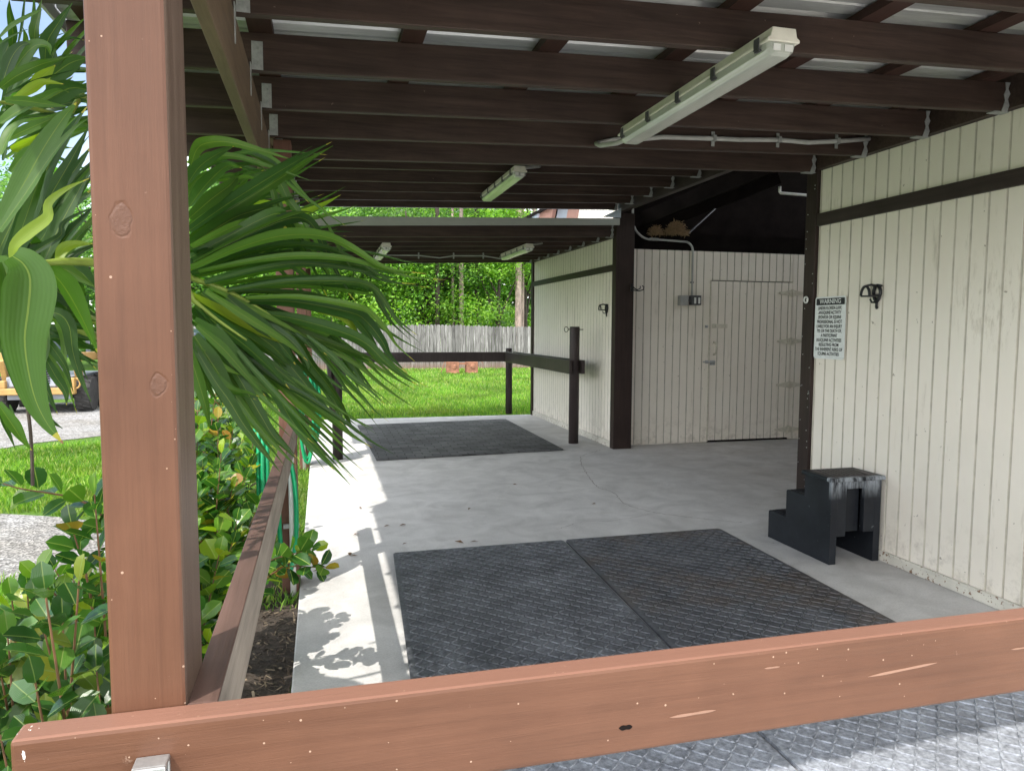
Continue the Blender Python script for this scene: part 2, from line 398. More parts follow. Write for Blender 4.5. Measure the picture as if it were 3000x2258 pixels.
def fencemat():
    m, nt, b = newmat('weathered grey picket'); setb(b, .85, .25)
    g = noise(nt, coords(nt, (14, 14, .75)), 1.5, 8, .75, 1.2)
    ge = N(nt, 'ShaderNodeNewGeometry')
    c = ramp(nt, g, [(.36, (.06, .056, .054)), (.5, (.2, .19, .185)), (.68, (.43, .415, .41))])
    c = mix(nt, c, ramp(nt, ge.outputs['Random Per Island'], [(0, .5), (1, 1.1)]), .9, 'MULTIPLY')
    sx = N(nt, 'ShaderNodeSeparateXYZ'); nt.links.new(coords(nt), sx.inputs[0])
    low = math1(nt, 'SUBTRACT', 1, math1(nt, 'MINIMUM', math1(nt, 'MULTIPLY', sx.outputs['Z'], 3.2), 1))
    c = mix(nt, c, (.2, .11, .07), math1(nt, 'MULTIPLY', low, .6))
    nt.links.new(c, b.inputs['Base Color']); bump(nt, b, g, .5, .01)
    return m
M['picket'] = fencemat()
M['rust'] = plain('rusted steel', (.26, .115, .07), .85, .5, 7, bmp=.5)
M['yellowpaint'] = plain('faded yellow machine paint', (.42, .25, .08), .5, .2, 5, bmp=.05)
M['machinegrey'] = plain('grey machine panel', (.27, .29, .33), .45, .15, 4, bmp=.05)
M['tyre'] = plain('dusty tyre rubber', (.035, .033, .031), .85, .4, 10, bmp=.3)
M['carpaint'] = plain('dark blue car paint', (.018, .028, .055), .2, .1, 3, bmp=0)
M['glass'] = plain('dark window glass', (.03, .045, .06), .08, .1, 3, bmp=0, spec=.8)
M['redlens'] = plain('red lamp lens', (.5, .03, .03), .2, .1, 9, bmp=0)
M['chrome'] = plain('bright pipe metal', (.75, .75, .75), .2, .05, 9, bmp=0, metal=.9)
M['dryleaf'] = plain('dry brown leaf', (.16, .09, .045), .9, .4, 20)
M['trimbrown'] = plain('pink brown fascia paint', (.33, .17, .13), .6, .15, 4, bmp=.05)
M['shedwhite'] = plain('pale shed sheeting', (.7, .72, .72), .5, .08, 3, (1, 1, 6), bmp=.1)

# ------------------------------------------------------------------ mesh helpers
class MB:
    def __init__(s): s.v = []; s.f = []; s.uv = None; s.hue = None; s.mi = []
    def poly(s, pts):
        i = len(s.v); s.v += [tuple(p) for p in pts]; s.f.append(tuple(range(i, i + len(pts)))); return s
    def box(s, x0, x1, y0, y1, z0, z1):
        i = len(s.v)
        s.v += [(x0, y0, z0), (x1, y0, z0), (x1, y1, z0), (x0, y1, z0), (x0, y0, z1), (x1, y0, z1), (x1, y1, z1), (x0, y1, z1)]
        s.f += [tuple(i + k for k in q) for q in ((3, 2, 1, 0), (4, 5, 6, 7), (0, 1, 5, 4), (1, 2, 6, 5), (2, 3, 7, 6), (3, 0, 4, 7))]
        return s
    def hexa(s, b, t):
        i = len(s.v); s.v += [tuple(p) for p in b] + [tuple(p) for p in t]; n = len(b)
        s.f.append(tuple(i + k for k in reversed(range(n)))); s.f.append(tuple(i + n + k for k in range(n)))
        for k in range(n):
            j = (k + 1) % n; s.f.append((i + k, i + j, i + n + j, i + n + k))
        return s
    def prism(s, prof, axis, a, b):
        """extrude a 2-D profile along an axis (x: profile is y,z; y: x,z; z: x,y)"""
        mk = {'x': lambda p, t: (t, p[0], p[1]), 'y': lambda p, t: (p[0], t, p[1]), 'z': lambda p, t: (p[0], p[1], t)}[axis]
        return s.hexa([mk(p, a) for p in prof], [mk(p, b) for p in prof])
    def bar(s, a, b, w, h, up=(0, 0, 1)):
        a = Vector(a); b = Vector(b); d = (b - a).normalized(); up = Vector(up)
        if abs(d.dot(up)) > .98: up = Vector((1, 0, 0))
        r = d.cross(up).normalized() * w / 2; u = r.cross(d).normalized() * h / 2
        return s.hexa([a - r - u, a + r - u, a + r + u, a - r + u], [b - r - u, b + r - u, b + r + u, b - r + u])
    def tube(s, pts, r, n=8, cap=True):
        pts = [Vector(p) for p in pts]; rs = r if isinstance(r, (list, tuple)) else [r] * len(pts)
        base = len(s.v); prev = None
        for k, p in enumerate(pts):
            d = (pts[min(k + 1, len(pts) - 1)] - pts[max(k - 1, 0)])
            d = d.normalized() if d.length > 1e-9 else Vector((0, 0, 1))
            if prev is None:
                a = d.orthogonal().normalized()
            else:
                a = prev - d * prev.dot(d); a = a.normalized() if a.length > 1e-6 else d.orthogonal().normalized()
            prev = a; c = d.cross(a)
            for q in range(n):
                t = 2 * PI * q / n; s.v.append(tuple(p + (a * math.cos(t) + c * math.sin(t)) * rs[k]))
        for k in range(len(pts) - 1):
            for q in range(n):
                i = base + k * n; s.f.append((i + q, i + (q + 1) % n, i + n + (q + 1) % n, i + n + q))
        if cap:
            s.f.append(tuple(base + q for q in reversed(range(n)))); e = base + (len(pts) - 1) * n
            s.f.append(tuple(e + q for q in range(n)))
        return s
    def lathe(s, prof, o, axis='z', n=20):
        o = Vector(o); base = len(s.v)
        for (r, h) in prof:
            for q in range(n):
                t = 2 * PI * q / n; a, b = r * math.cos(t), r * math.sin(t)
                s.v.append(tuple(o + Vector({'z': (a, b, h), 'x': (h, a, b), 'y': (a, h, b)}[axis])))
        for k in range(len(prof) - 1):
            for q in range(n):
                i = base + k * n; s.f.append((i + q, i + (q + 1) % n, i + n + (q + 1) % n, i + n + q))
        s.f.append(tuple(base + q for q in range(n))); e = base + (len(prof) - 1) * n
        s.f.append(tuple(e + q for q in range(n)))
        return s
    def build(s, name, m, parent=None, bevel=0, smooth=False, fix=True):
        me = bpy.data.meshes.new(name); me.from_pydata(s.v, [], s.f)
        if fix:
            bm = bmesh.new(); bm.from_mesh(me); bmesh.ops.recalc_face_normals(bm, faces=bm.faces); bm.to_mesh(me); bm.free()
        if s.uv:
            ul = me.uv_layers.new(name='UVMap')
            for l in me.loops: ul.data[l.index].uv = s.uv[l.vertex_index]
        if s.hue:
            at = me.attributes.new('hue', 'FLOAT', 'POINT')
            at.data.foreach_set('value', s.hue)
        me.materials.append(m)
        if s.mi:
            me.materials.append(M['groove'])
            for k in s.mi: me.polygons[k].material_index = 1
        if smooth:
            for p in me.polygons: p.use_smooth = True
        o = bpy.data.objects.new(name, me); C.objects.link(o)
        if bevel:
            md = o.modifiers.new('Bevel', 'BEVEL'); md.width = bevel; md.segments = 2; md.limit_method = 'ANGLE'; md.angle_limit = R(40)
        if parent is not None:
            o.parent = parent
            w = Vector(parent.location); q = parent.parent
            while q is not None: w += Vector(q.location); q = q.parent
            o.location = -w
        return o

def tag(o, label=None, cat=None, group=None, kind=None):
    if label: o['label'] = label
    if cat: o['category'] = cat
    if group: o['group'] = group
    if kind: o['kind'] = kind
    return o
def thing(name, loc, label, cat, group=None):
    o = bpy.data.objects.new(name, None); C.objects.link(o); o.location = loc; o.empty_display_size = .1
    return tag(o, label, cat, group)
def dup(o, off, parent=None):
    c = o.copy(); C.objects.link(c)
    if parent is None: c.location = Vector(o.location) + Vector(off)
    else: c.parent = parent
    for ch in list(o.children):
        dup(ch, off, c)
    return c
def shift_copy(o, off):
    c = o.copy(); C.objects.link(c); c.location = Vector(o.location) + Vector(off); return c
FRONDS={"upper_right":[[0.0355,0,[[-0.319,2.0,1.789],[-0.231,2.07,1.873],[-0.122,2.14,1.965],[-0.059,2.21,2.023],[-0.016,2.28,2.066],[0.04,2.35,2.116]]],[0.0325,1,[[-0.325,2.1,1.971],[-0.316,2.14,2.021],[-0.296,2.18,2.049],[-0.243,2.22,2.065],[-0.158,2.26,2.056],[-0.071,2.3,2.043]]],[0.0337,1,[[-0.235,2.5,2.109],[-0.177,2.525,2.094],[-0.128,2.55,2.074],[-0.077,2.575,2.02],[-0.024,2.6,1.974]]],[0.0274,0,[[-0.276,2.3,1.994],[-0.233,2.333,2.023],[-0.192,2.367,2.037],[-0.153,2.4,2.028]]],[0.0399,0,[[-0.302,1.9,1.832],[-0.274,2.0,1.907],[-0.237,2.1,1.974],[-0.208,2.2,1.993]]],[0.0371,1,[[-0.31,1.95,1.813],[-0.267,2.033,1.877],[-0.229,2.117,1.931],[-0.217,2.2,1.977]]],[0.0323,0,[[-0.31,1.95,1.898],[-0.291,2.033,1.959],[-0.252,2.117,2.014],[-0.227,2.2,2.05]]],[0.045,0,[[-0.327,2.05,1.759],[-0.268,2.137,1.817],[-0.219,2.225,1.865],[-0.14,2.312,1.904],[-0.12,2.4,1.901]]],[0.0264,1,[[-0.214,2.4,2.018],[-0.128,2.41,2.004],[-0.096,2.42,1.95],[-0.057,2.43,1.898],[-0.031,2.44,1.848],[-0.015,2.45,1.815]]],[0.0333,0,[[-0.332,2.1,1.732],[-0.227,2.15,1.806],[-0.128,2.2,1.868],[-0.094,2.25,1.864],[-0.059,2.3,1.801],[-0.019,2.35,1.73],[0.027,2.4,1.626]]],[0.034,0,[[-0.332,2.1,1.714],[-0.214,2.157,1.792],[-0.098,2.214,1.856],[-0.044,2.271,1.869],[-0.01,2.329,1.842],[0.022,2.386,1.778],[0.06,2.443,1.71],[0.111,2.5,1.641]]],[0.0388,1,[[-0.323,2.05,1.699],[-0.21,2.108,1.763],[-0.097,2.167,1.806],[0.009,2.225,1.814],[0.09,2.283,1.79],[0.204,2.342,1.734],[0.335,2.4,1.726]]],[0.0298,2,[[-0.363,2.3,1.706],[-0.209,2.425,1.775],[-0.079,2.55,1.86],[0.003,2.675,1.884],[0.055,2.8,1.9]]],[0.0348,0,[[-0.295,2.1,1.668],[-0.161,2.2,1.718],[-0.041,2.3,1.748],[0.094,2.4,1.75],[0.244,2.5,1.734],[0.297,2.6,1.739]]],[0.0372,0,[[-0.251,2.15,1.648],[-0.101,2.192,1.678],[0.055,2.233,1.687],[0.128,2.275,1.677],[0.164,2.317,1.646],[0.212,2.358,1.571],[0.28,2.4,1.51]]],[0.0402,0,[[-0.211,2.2,1.623],[-0.073,2.25,1.624],[0.088,2.3,1.595],[0.141,2.35,1.565],[0.19,2.4,1.505],[0.219,2.45,1.456],[0.283,2.5,1.393]]],[0.0388,0,[[-0.155,2.25,1.586],[-0.076,2.292,1.574],[0.055,2.333,1.537],[0.138,2.375,1.498],[0.198,2.417,1.439],[0.26,2.458,1.388],[0.321,2.5,1.35]]],[0.0418,0,[[-0.152,2.3,1.583],[-0.078,2.35,1.533],[0.021,2.4,1.491],[0.11,2.45,1.453],[0.167,2.5,1.428]]],[0.0174,0,[[-0.044,2.3,1.524],[0.03,2.312,1.462],[0.087,2.325,1.399],[0.138,2.337,1.359],[0.198,2.35,1.299]]],[0.0233,0,[[0.023,2.5,1.521],[0.09,2.5,1.44],[0.119,2.5,1.391],[0.144,2.5,1.349]]],[0.0248,2,[[-0.012,2.6,1.604],[0.055,2.625,1.594],[0.097,2.65,1.567],[0.125,2.675,1.52],[0.157,2.7,1.483]]],[0.0243,2,[[-0.313,2.5,1.904],[-0.218,2.567,1.951],[-0.152,2.633,1.968],[-0.07,2.7,1.99]]],[0.021,2,[[-0.187,2.6,1.903],[-0.063,2.667,1.944],[0.013,2.733,1.988],[0.077,2.8,2.036]]],[0.0514,0,[[-0.331,2.1,1.755],[-0.244,2.167,1.798],[-0.161,2.233,1.84],[-0.09,2.3,1.845]]],[0.0385,0,[[-0.331,2.1,1.723],[-0.248,2.2,1.768],[-0.182,2.3,1.809],[-0.088,2.4,1.845]]]],"lower_right":[[0.0315,1,[[-0.283,2.2,1.537],[-0.169,2.22,1.415],[-0.078,2.24,1.354],[0.017,2.26,1.279],[0.083,2.28,1.22],[0.148,2.3,1.174]]],[0.0293,0,[[-0.124,2.3,1.57],[-0.065,2.317,1.5],[-0.03,2.333,1.434],[0.019,2.35,1.367],[0.059,2.367,1.301],[0.087,2.383,1.237],[0.119,2.4,1.205]]],[0.0337,0,[[-0.203,2.3,1.563],[-0.118,2.325,1.462],[-0.048,2.35,1.368],[0.011,2.375,1.287],[0.06,2.4,1.243]]],[0.0217,1,[[-0.167,2.2,1.442],[-0.084,2.225,1.335],[-0.032,2.25,1.282],[0.033,2.275,1.212],[0.089,2.3,1.154]]],[0.0254,0,[[-0.177,2.1,1.429],[-0.116,2.12,1.346],[-0.088,2.14,1.29],[-0.041,2.16,1.219],[-0.001,2.18,1.168],[0.03,2.2,1.127]]],[0.0212,1,[[-0.299,1.9,1.514],[-0.263,1.925,1.434],[-0.223,1.95,1.393],[-0.189,1.975,1.382],[-0.159,2.0,1.368]]],[0.023,1,[[-0.284,2.0,1.527],[-0.223,2.025,1.437],[-0.17,2.05,1.402],[-0.13,2.075,1.369],[-0.094,2.1,1.342]]],[0.0276,0,[[-0.298,1.9,1.501],[-0.254,1.908,1.416],[-0.225,1.917,1.368],[-0.196,1.925,1.311],[-0.167,1.933,1.264],[-0.139,1.942,1.221],[-0.11,1.95,1.178]]],[0.029,0,[[-0.284,2.0,1.549],[-0.213,2.008,1.423],[-0.182,2.017,1.361],[-0.156,2.025,1.309],[-0.13,2.033,1.259],[-0.097,2.042,1.221],[-0.069,2.05,1.187]]],[0.049,0,[[-0.311,2.0,1.605],[-0.264,2.05,1.555],[-0.198,2.1,1.496],[-0.134,2.15,1.425],[-0.092,2.2,1.37]]],[0.0473,0,[[-0.305,1.95,1.563],[-0.258,2.0,1.515],[-0.211,2.05,1.45],[-0.177,2.1,1.404]]],[0.0425,0,[[-0.298,1.9,1.528],[-0.266,1.933,1.462],[-0.236,1.967,1.403],[-0.216,2.0,1.36]]],[0.0335,2,[[-0.315,2.0,1.628],[-0.241,2.1,1.579],[-0.147,2.2,1.521],[-0.071,2.3,1.487]]],[0.0406,0,[[-0.302,2.05,1.636],[-0.217,2.133,1.562],[-0.136,2.217,1.492],[-0.091,2.3,1.43]]],[0.0381,0,[[-0.252,2.15,1.632],[-0.164,2.2,1.55],[-0.107,2.25,1.485],[-0.078,2.3,1.436]]],[0.0212,0,[[-0.227,2.25,1.627],[-0.138,2.263,1.55],[-0.076,2.275,1.497],[-0.039,2.287,1.437],[-0.037,2.3,1.409]]],[0.0479,0,[[-0.325,2.1,1.585],[-0.236,2.167,1.512],[-0.163,2.233,1.44],[-0.112,2.3,1.383]]],[0.043,0,[[-0.319,2.05,1.601],[-0.258,2.1,1.49],[-0.205,2.15,1.407],[-0.175,2.2,1.352]]],[0.0374,0,[[-0.307,1.95,1.489],[-0.284,1.983,1.448],[-0.258,2.017,1.411],[-0.235,2.05,1.382]]],[0.0354,0,[[-0.275,2.15,1.622],[-0.197,2.233,1.582],[-0.077,2.317,1.523],[0.021,2.4,1.459]]],[0.0251,1,[[-0.287,2.2,1.643],[-0.253,2.267,1.627],[-0.218,2.333,1.593],[-0.186,2.4,1.557]]]],"upper_left":[[0.0175,0,[[-0.692,2.0,2.193],[-0.676,1.967,2.223],[-0.669,1.933,2.253],[-0.657,1.9,2.27]]],[0.0102,1,[[-0.679,1.9,2.186],[-0.657,1.9,2.211],[-0.627,1.9,2.233],[-0.603,1.9,2.249],[-0.592,1.9,2.254]]],[0.0236,1,[[-0.643,2.0,2.207],[-0.636,1.983,2.238],[-0.62,1.967,2.272],[-0.609,1.95,2.294]]],[0.0295,0,[[-0.624,2.0,2.173],[-0.612,1.983,2.212],[-0.584,1.967,2.249],[-0.546,1.95,2.295]]],[0.0256,0,[[-0.682,1.9,2.076],[-0.66,1.9,2.14],[-0.638,1.9,2.172],[-0.619,1.9,2.177]]],[0.0302,1,[[-0.686,1.95,2.107],[-0.652,1.938,2.154],[-0.618,1.925,2.183],[-0.589,1.912,2.179],[-0.581,1.9,2.157]]],[0.0337,0,[[-0.644,2.1,2.2],[-0.615,2.067,2.232],[-0.577,2.033,2.241],[-0.538,2.0,2.23]]],[0.0227,1,[[-0.666,1.85,2.062],[-0.643,1.875,2.097],[-0.608,1.9,2.131],[-0.588,1.925,2.151],[-0.548,1.95,2.177]]],[0.0201,2,[[-0.655,1.9,2.055],[-0.626,1.917,2.086],[-0.605,1.933,2.107],[-0.571,1.95,2.11]]],[0.0304,1,[[-0.651,1.8,1.975],[-0.629,1.825,2.006],[-0.585,1.85,2.046],[-0.558,1.875,2.074],[-0.546,1.9,2.078]]],[0.0191,1,[[-0.639,1.8,2.025],[-0.605,1.817,2.03],[-0.569,1.833,2.031],[-0.535,1.85,2.034]]],[0.0309,1,[[-0.617,1.7,1.891],[-0.601,1.712,1.937],[-0.58,1.725,1.963],[-0.554,1.738,1.977],[-0.536,1.75,1.988]]],[0.0233,2,[[-0.669,1.9,1.944],[-0.653,1.95,1.971],[-0.637,2.0,2.009]]],[0.0471,0,[[-0.655,2.1,2.158],[-0.601,2.1,2.204],[-0.557,2.1,2.223]]],[0.0471,0,[[-0.664,2.1,2.105],[-0.603,2.1,2.144],[-0.555,2.1,2.143]]],[0.046,0,[[-0.693,2.2,2.197],[-0.652,2.2,2.222],[-0.585,2.2,2.217]]],[0.0427,0,[[-0.746,2.2,2.084],[-0.671,2.2,2.123],[-0.582,2.2,2.149]]],[0.0299,0,[[-0.718,2.0,2.149],[-0.703,2.0,2.19],[-0.691,2.0,2.21],[-0.677,2.0,2.173]]],[0.0368,0,[[-0.757,2.1,2.087],[-0.704,2.05,2.107],[-0.653,2.0,2.126]]],[0.0269,2,[[-0.653,2.0,2.116],[-0.625,2.0,2.143],[-0.602,2.0,2.167]]]],"middle_left":[[0.0434,1,[[-0.629,1.7,1.741],[-0.588,1.712,1.826],[-0.548,1.725,1.913],[-0.512,1.738,1.981],[-0.489,1.75,2.018]]],[0.0344,0,[[-0.636,1.75,1.682],[-0.599,1.762,1.771],[-0.564,1.775,1.871],[-0.524,1.788,1.955],[-0.482,1.8,2.026]]],[0.0301,0,[[-0.634,1.8,1.699],[-0.561,1.817,1.844],[-0.527,1.833,1.918],[-0.495,1.85,1.995]]],[0.035,0,[[-0.596,1.85,1.691],[-0.572,1.867,1.764],[-0.535,1.883,1.848],[-0.507,1.9,1.913]]],[0.031,0,[[-0.586,1.85,1.694],[-0.554,1.867,1.753],[-0.526,1.883,1.791],[-0.504,1.9,1.829]]],[0.023,2,[[-0.568,1.6,1.671],[-0.563,1.6,1.702],[-0.536,1.6,1.73],[-0.505,1.6,1.758],[-0.502,1.6,1.786],[-0.471,1.6,1.814],[-0.43,1.6,1.836]]],[0.0223,2,[[-0.522,1.7,1.68],[-0.516,1.717,1.709],[-0.496,1.733,1.722],[-0.467,1.75,1.725]]],[0.0223,1,[[-0.61,1.7,1.678],[-0.585,1.717,1.765],[-0.557,1.733,1.863],[-0.556,1.75,1.879]]],[0.0373,0,[[-0.672,2.0,1.717],[-0.626,2.0,1.791],[-0.58,2.0,1.842],[-0.534,2.0,1.881]]],[0.0373,0,[[-0.669,2.0,1.789],[-0.623,2.0,1.864],[-0.577,2.0,1.915],[-0.53,2.0,1.986]]],[0.0422,0,[[-0.707,2.1,1.71],[-0.648,2.1,1.739],[-0.6,2.1,1.78],[-0.564,2.1,1.807]]],[0.0362,1,[[-0.671,1.8,1.698],[-0.645,1.8,1.753],[-0.62,1.8,1.808]]],[0.0431,0,[[-0.746,2.0,1.69],[-0.714,2.0,1.739],[-0.681,2.0,1.777],[-0.662,2.0,1.814]]],[0.075,1,[[-0.533,1.5,1.674],[-0.516,1.5,1.66],[-0.507,1.5,1.633],[-0.512,1.5,1.582],[-0.52,1.5,1.527],[-0.517,1.5,1.471],[-0.507,1.5,1.414],[-0.489,1.5,1.369],[-0.466,1.5,1.334]]],[0.0388,1,[[-0.549,1.5,1.663],[-0.543,1.5,1.63],[-0.55,1.5,1.549],[-0.56,1.5,1.504]]],[0.0388,1,[[-0.564,1.5,1.666],[-0.548,1.5,1.652],[-0.541,1.5,1.626],[-0.538,1.5,1.604]]],[0.0588,1,[[-0.514,1.6,1.667],[-0.488,1.617,1.626],[-0.465,1.633,1.569],[-0.441,1.65,1.492]]],[0.0289,1,[[-0.527,1.65,1.673],[-0.496,1.675,1.661],[-0.452,1.7,1.629]]],[0.0352,0,[[-0.507,1.7,1.678],[-0.476,1.7,1.656],[-0.45,1.7,1.619]]],[0.0249,0,[[-0.559,1.7,1.559],[-0.565,1.7,1.498],[-0.578,1.7,1.447],[-0.576,1.7,1.381]]],[0.0278,0,[[-0.57,1.75,1.577],[-0.54,1.75,1.575],[-0.522,1.75,1.549],[-0.517,1.75,1.496],[-0.505,1.75,1.443],[-0.486,1.75,1.387]]],[0.0191,0,[[-0.609,1.85,1.535],[-0.582,1.85,1.493],[-0.561,1.85,1.452],[-0.548,1.85,1.395]]],[0.0198,0,[[-0.609,1.85,1.494],[-0.584,1.85,1.438],[-0.565,1.85,1.401],[-0.564,1.85,1.37]]],[0.017,0,[[-0.614,1.9,1.52],[-0.589,1.9,1.52],[-0.554,1.9,1.492],[-0.512,1.9,1.448]]],[0.0192,0,[[-0.601,1.8,1.455],[-0.586,1.8,1.409],[-0.567,1.8,1.356]]],[0.0233,1,[[-0.568,1.5,1.411],[-0.546,1.5,1.37],[-0.532,1.5,1.343],[-0.517,1.5,1.322]]],[0.0093,0,[[-0.565,1.5,1.391],[-0.555,1.5,1.362],[-0.543,1.5,1.325]]],[0.022,0,[[-0.633,1.7,1.528],[-0.614,1.7,1.473],[-0.594,1.7,1.422],[-0.575,1.7,1.381]]],[0.0207,0,[[-0.626,2.0,1.561],[-0.586,2.0,1.552],[-0.53,2.0,1.537]]],[0.0207,0,[[-0.64,2.0,1.543],[-0.587,2.0,1.525],[-0.531,2.0,1.513]]],[0.0207,0,[[-0.641,2.0,1.519],[-0.588,2.0,1.504],[-0.532,2.0,1.489]]],[0.0207,0,[[-0.615,2.0,1.495],[-0.576,2.0,1.474],[-0.533,2.0,1.458]]],[0.0295,0,[[-0.634,1.9,1.633],[-0.601,1.9,1.6],[-0.566,1.9,1.572],[-0.505,1.9,1.561]]],[0.0393,0,[[-0.653,1.9,1.66],[-0.599,1.9,1.639],[-0.555,1.9,1.6],[-0.505,1.9,1.572]]]]}
RACHIS={"upper_right":[[-0.363,2.0,1.691],[-0.333,2.1,1.678],[-0.257,2.15,1.651],[-0.205,2.2,1.623],[-0.155,2.25,1.59],[-0.108,2.3,1.558]],"lower_right":[[-0.355,1.95,1.663],[-0.314,2.0,1.617],[-0.263,2.05,1.567],[-0.198,2.1,1.514]],"upper_left":[[-0.598,2.3,2.099],[-0.618,2.1,2.072],[-0.65,1.95,2.053],[-0.679,1.85,2.034]],"middle_left":[[-0.453,1.75,1.68],[-0.459,1.7,1.682],[-0.488,1.62,1.676],[-0.509,1.58,1.669],[-0.516,1.52,1.663],[-0.563,1.5,1.661]]}
STICK=[[-0.568,1.6,1.466],[-0.558,1.6,1.411],[-0.553,1.6,1.357],[-0.552,1.6,1.299],[-0.553,1.6,1.238]]

# ------------------------------------------------------------------ world, sun, camera
EL, AZ = 54.5, 225.0
w = bpy.data.worlds.new('World'); sc.world = w; w.use_nodes = True
nt = w.node_tree; bg = nt.nodes['Background']
sky = N(nt, 'ShaderNodeTexSky'); sky.sky_type = 'NISHITA'; sky.sun_disc = False
sky.sun_elevation = R(EL); sky.sun_rotation = R(AZ); sky.dust_density = 1.0; sky.air_density = 1.0
cv = coords(nt, (1, 1, 1.6), False, 'Generated')
cl = noise(nt, cv, 2.6, 7, .6, .3)
cf = ramp(nt, cl, [(.36, 0), (.54, 1)])
dn = N(nt, 'ShaderNodeVectorMath', operation='DOT_PRODUCT'); nt.links.new(coords(nt, (1, 1, 1), False, 'Generated'), dn.inputs[0]); dn.inputs[1].default_value = Vector((-.6, .7, .4)).normalized()
clear = ramp(nt, dn.outputs['Value'], [(.78, 1), (.9, .05)])
cf = math1(nt, 'MULTIPLY', cf, clear)
nt.links.new(mix(nt, sky.outputs[0], (20.0, 20.2, 20.5), math1(nt, 'MULTIPLY', cf, .85)), bg.inputs['Color']); bg.inputs['Strength'].default_value = .1
sl = bpy.data.lights.new('sun', 'SUN'); sl.energy = 2.1; sl.angle = R(.55); sl.color = (1, .95, .87)
so = bpy.data.objects.new('sun', sl); C.objects.link(so)
sd = Vector((-math.cos(R(EL)) * math.sin(R(45)), -math.cos(R(EL)) * math.cos(R(45)), math.sin(R(EL))))
so.rotation_euler = sd.to_track_quat('Z', 'Y').to_euler(); so.location = sd * 30
cam = bpy.data.cameras.new('camera'); co = bpy.data.objects.new('camera', cam); C.objects.link(co); sc.camera = co
cam.lens = 25.605; cam.sensor_width = 36; cam.sensor_fit = 'HORIZONTAL'; cam.clip_start = .02; cam.clip_end = 400
rt, up, fw = Vector((.96765521, -.25223602, .00451543)), Vector((.01545266, .0771273, .9969015)), Vector((.25180273, .96458715, -.07853035))
mx = Matrix((rt, up, -fw)).transposed().to_4x4(); mx.translation = (0, 0, 1.55); co.matrix_world = mx
sc.view_settings.view_transform = 'Standard'; sc.view_settings.look = 'None'; sc.view_settings.gamma = 1
sc.view_settings.exposure = 1.32
sc.render.engine = 'CYCLES'
sc.cycles.use_denoising = True
sc.cycles.max_bounces = 10; sc.cycles.diffuse_bounces = 6; sc.cycles.transparent_max_bounces = 6

# ------------------------------------------------------------------ ground
def struct(o): o['kind'] = 'structure'; return o
struct(MB().poly([(-140, -60, -.06), (140, -60, -.06), (140, 220, -.06), (-140, 220, -.06)]).build('lawn', M['lawn']))
def sheet(name, pts, z, m, wob=.12, step=.35):
    out = []
    rr = random.Random(len(name))
    for i, p in enumerate(pts):
        q = pts[(i + 1) % len(pts)]; L = math.hypot(q[0] - p[0], q[1] - p[1]); n = max(1, int(L / step)) if L < 14 else 12
        for k in range(n):
            t = k / n; x = p[0] + (q[0] - p[0]) * t; y = p[1] + (q[1] - p[1]) * t
            out.append((x + rr.uniform(-wob, wob), y + rr.uniform(-wob, wob), z))
    return struct(MB().poly(out).build(name, m))
sheet('gravel_drive', [(-22, 8.6), (-4.6, 10.3), (-3.2, 11.9), (-1.6, 13.6), (-1.4, 16.2), (-4, 17.2), (-22, 16.6)], -.052, M['gravel'])
sheet('gravel_path', [(-6, 5.1), (-2.1, 5.35), (-1.0, 4.2), (-.75, 2.6), (-.5, 2.7), (-.55, 6.3), (-1.8, 6.7), (-2.7, 7.05), (-6, 7.0)], -.052, M['gravel'], .1)
sheet('gravel_yard', [(-9, -26), (16, -26), (16, -2.05), (-.3, -2.05), (-1.4, -.8), (-2.4, -.6), (-9, -.4)], -.052, M['gravel_bounce'], .1)  # unseen pale ground added behind the camera to bounce light up
sheet('mulch_bed', [(-1.15, -.5), (-.14, -.5), (-.14, 4.3), (-.32, 4.7), (-.55, 4.2), (-.7, 2.5), (-1.2, 2.0)], -.046, M['soil'], .04)
floor = MB()
floor.box(-.15, 9.6, -2.0, 12.56, -.12, 0)
fl = struct(floor.build('concrete_floor', M['concrete'], bevel=.008))
def ribbon(b, pts, w, z):
    rr = random.Random(3)
    P = []
    for i in range(len(pts) - 1):
        a, c = Vector(pts[i]), Vector(pts[i + 1])
        n = max(2, int((c - a).length / .025))
        for k in range(n):
            t = k / n; q = a.lerp(c, t); P.append(q + Vector((rr.uniform(-.009, .009), rr.uniform(-.009, .009))))
    P.append(Vector(pts[-1]))
    for i in range(len(P) - 1):
        d = P[i + 1] - P[i]
        if d.length < 1e-5: continue
        ww = w * rr.uniform(.4, 1.5); n = Vector((-d.y, d.x)).normalized() * ww / 2
        b.poly([(*(P[i] - n), z), (*(P[i] + n), z), (*(P[i + 1] + n), z), (*(P[i + 1] - n), z)])
cr = MB()
ribbon(cr, [(3.434, 8.641), (3.147, 8.396), (3.007, 8.232), (2.851, 7.768), (2.732, 7.29), (2.652, 6.945), (2.609, 6.735), (2.59, 6.548), (2.626, 6.462), (2.65, 6.307), (2.604, 6.077), (2.572, 5.886), (2.623, 5.71), (2.705, 5.547), (2.786, 5.457), (2.954, 5.304), (3.079, 5.197), (3.25, 5.1)], .007, .0035)
ribbon(cr, [(1.729, 5.247), (1.913, 5.374), (2.043, 5.416), (2.208, 5.387), (2.435, 5.43), (2.686, 5.54)], .0035, .0035)
cr.build('crack', M['crack'], fl, fix=False)

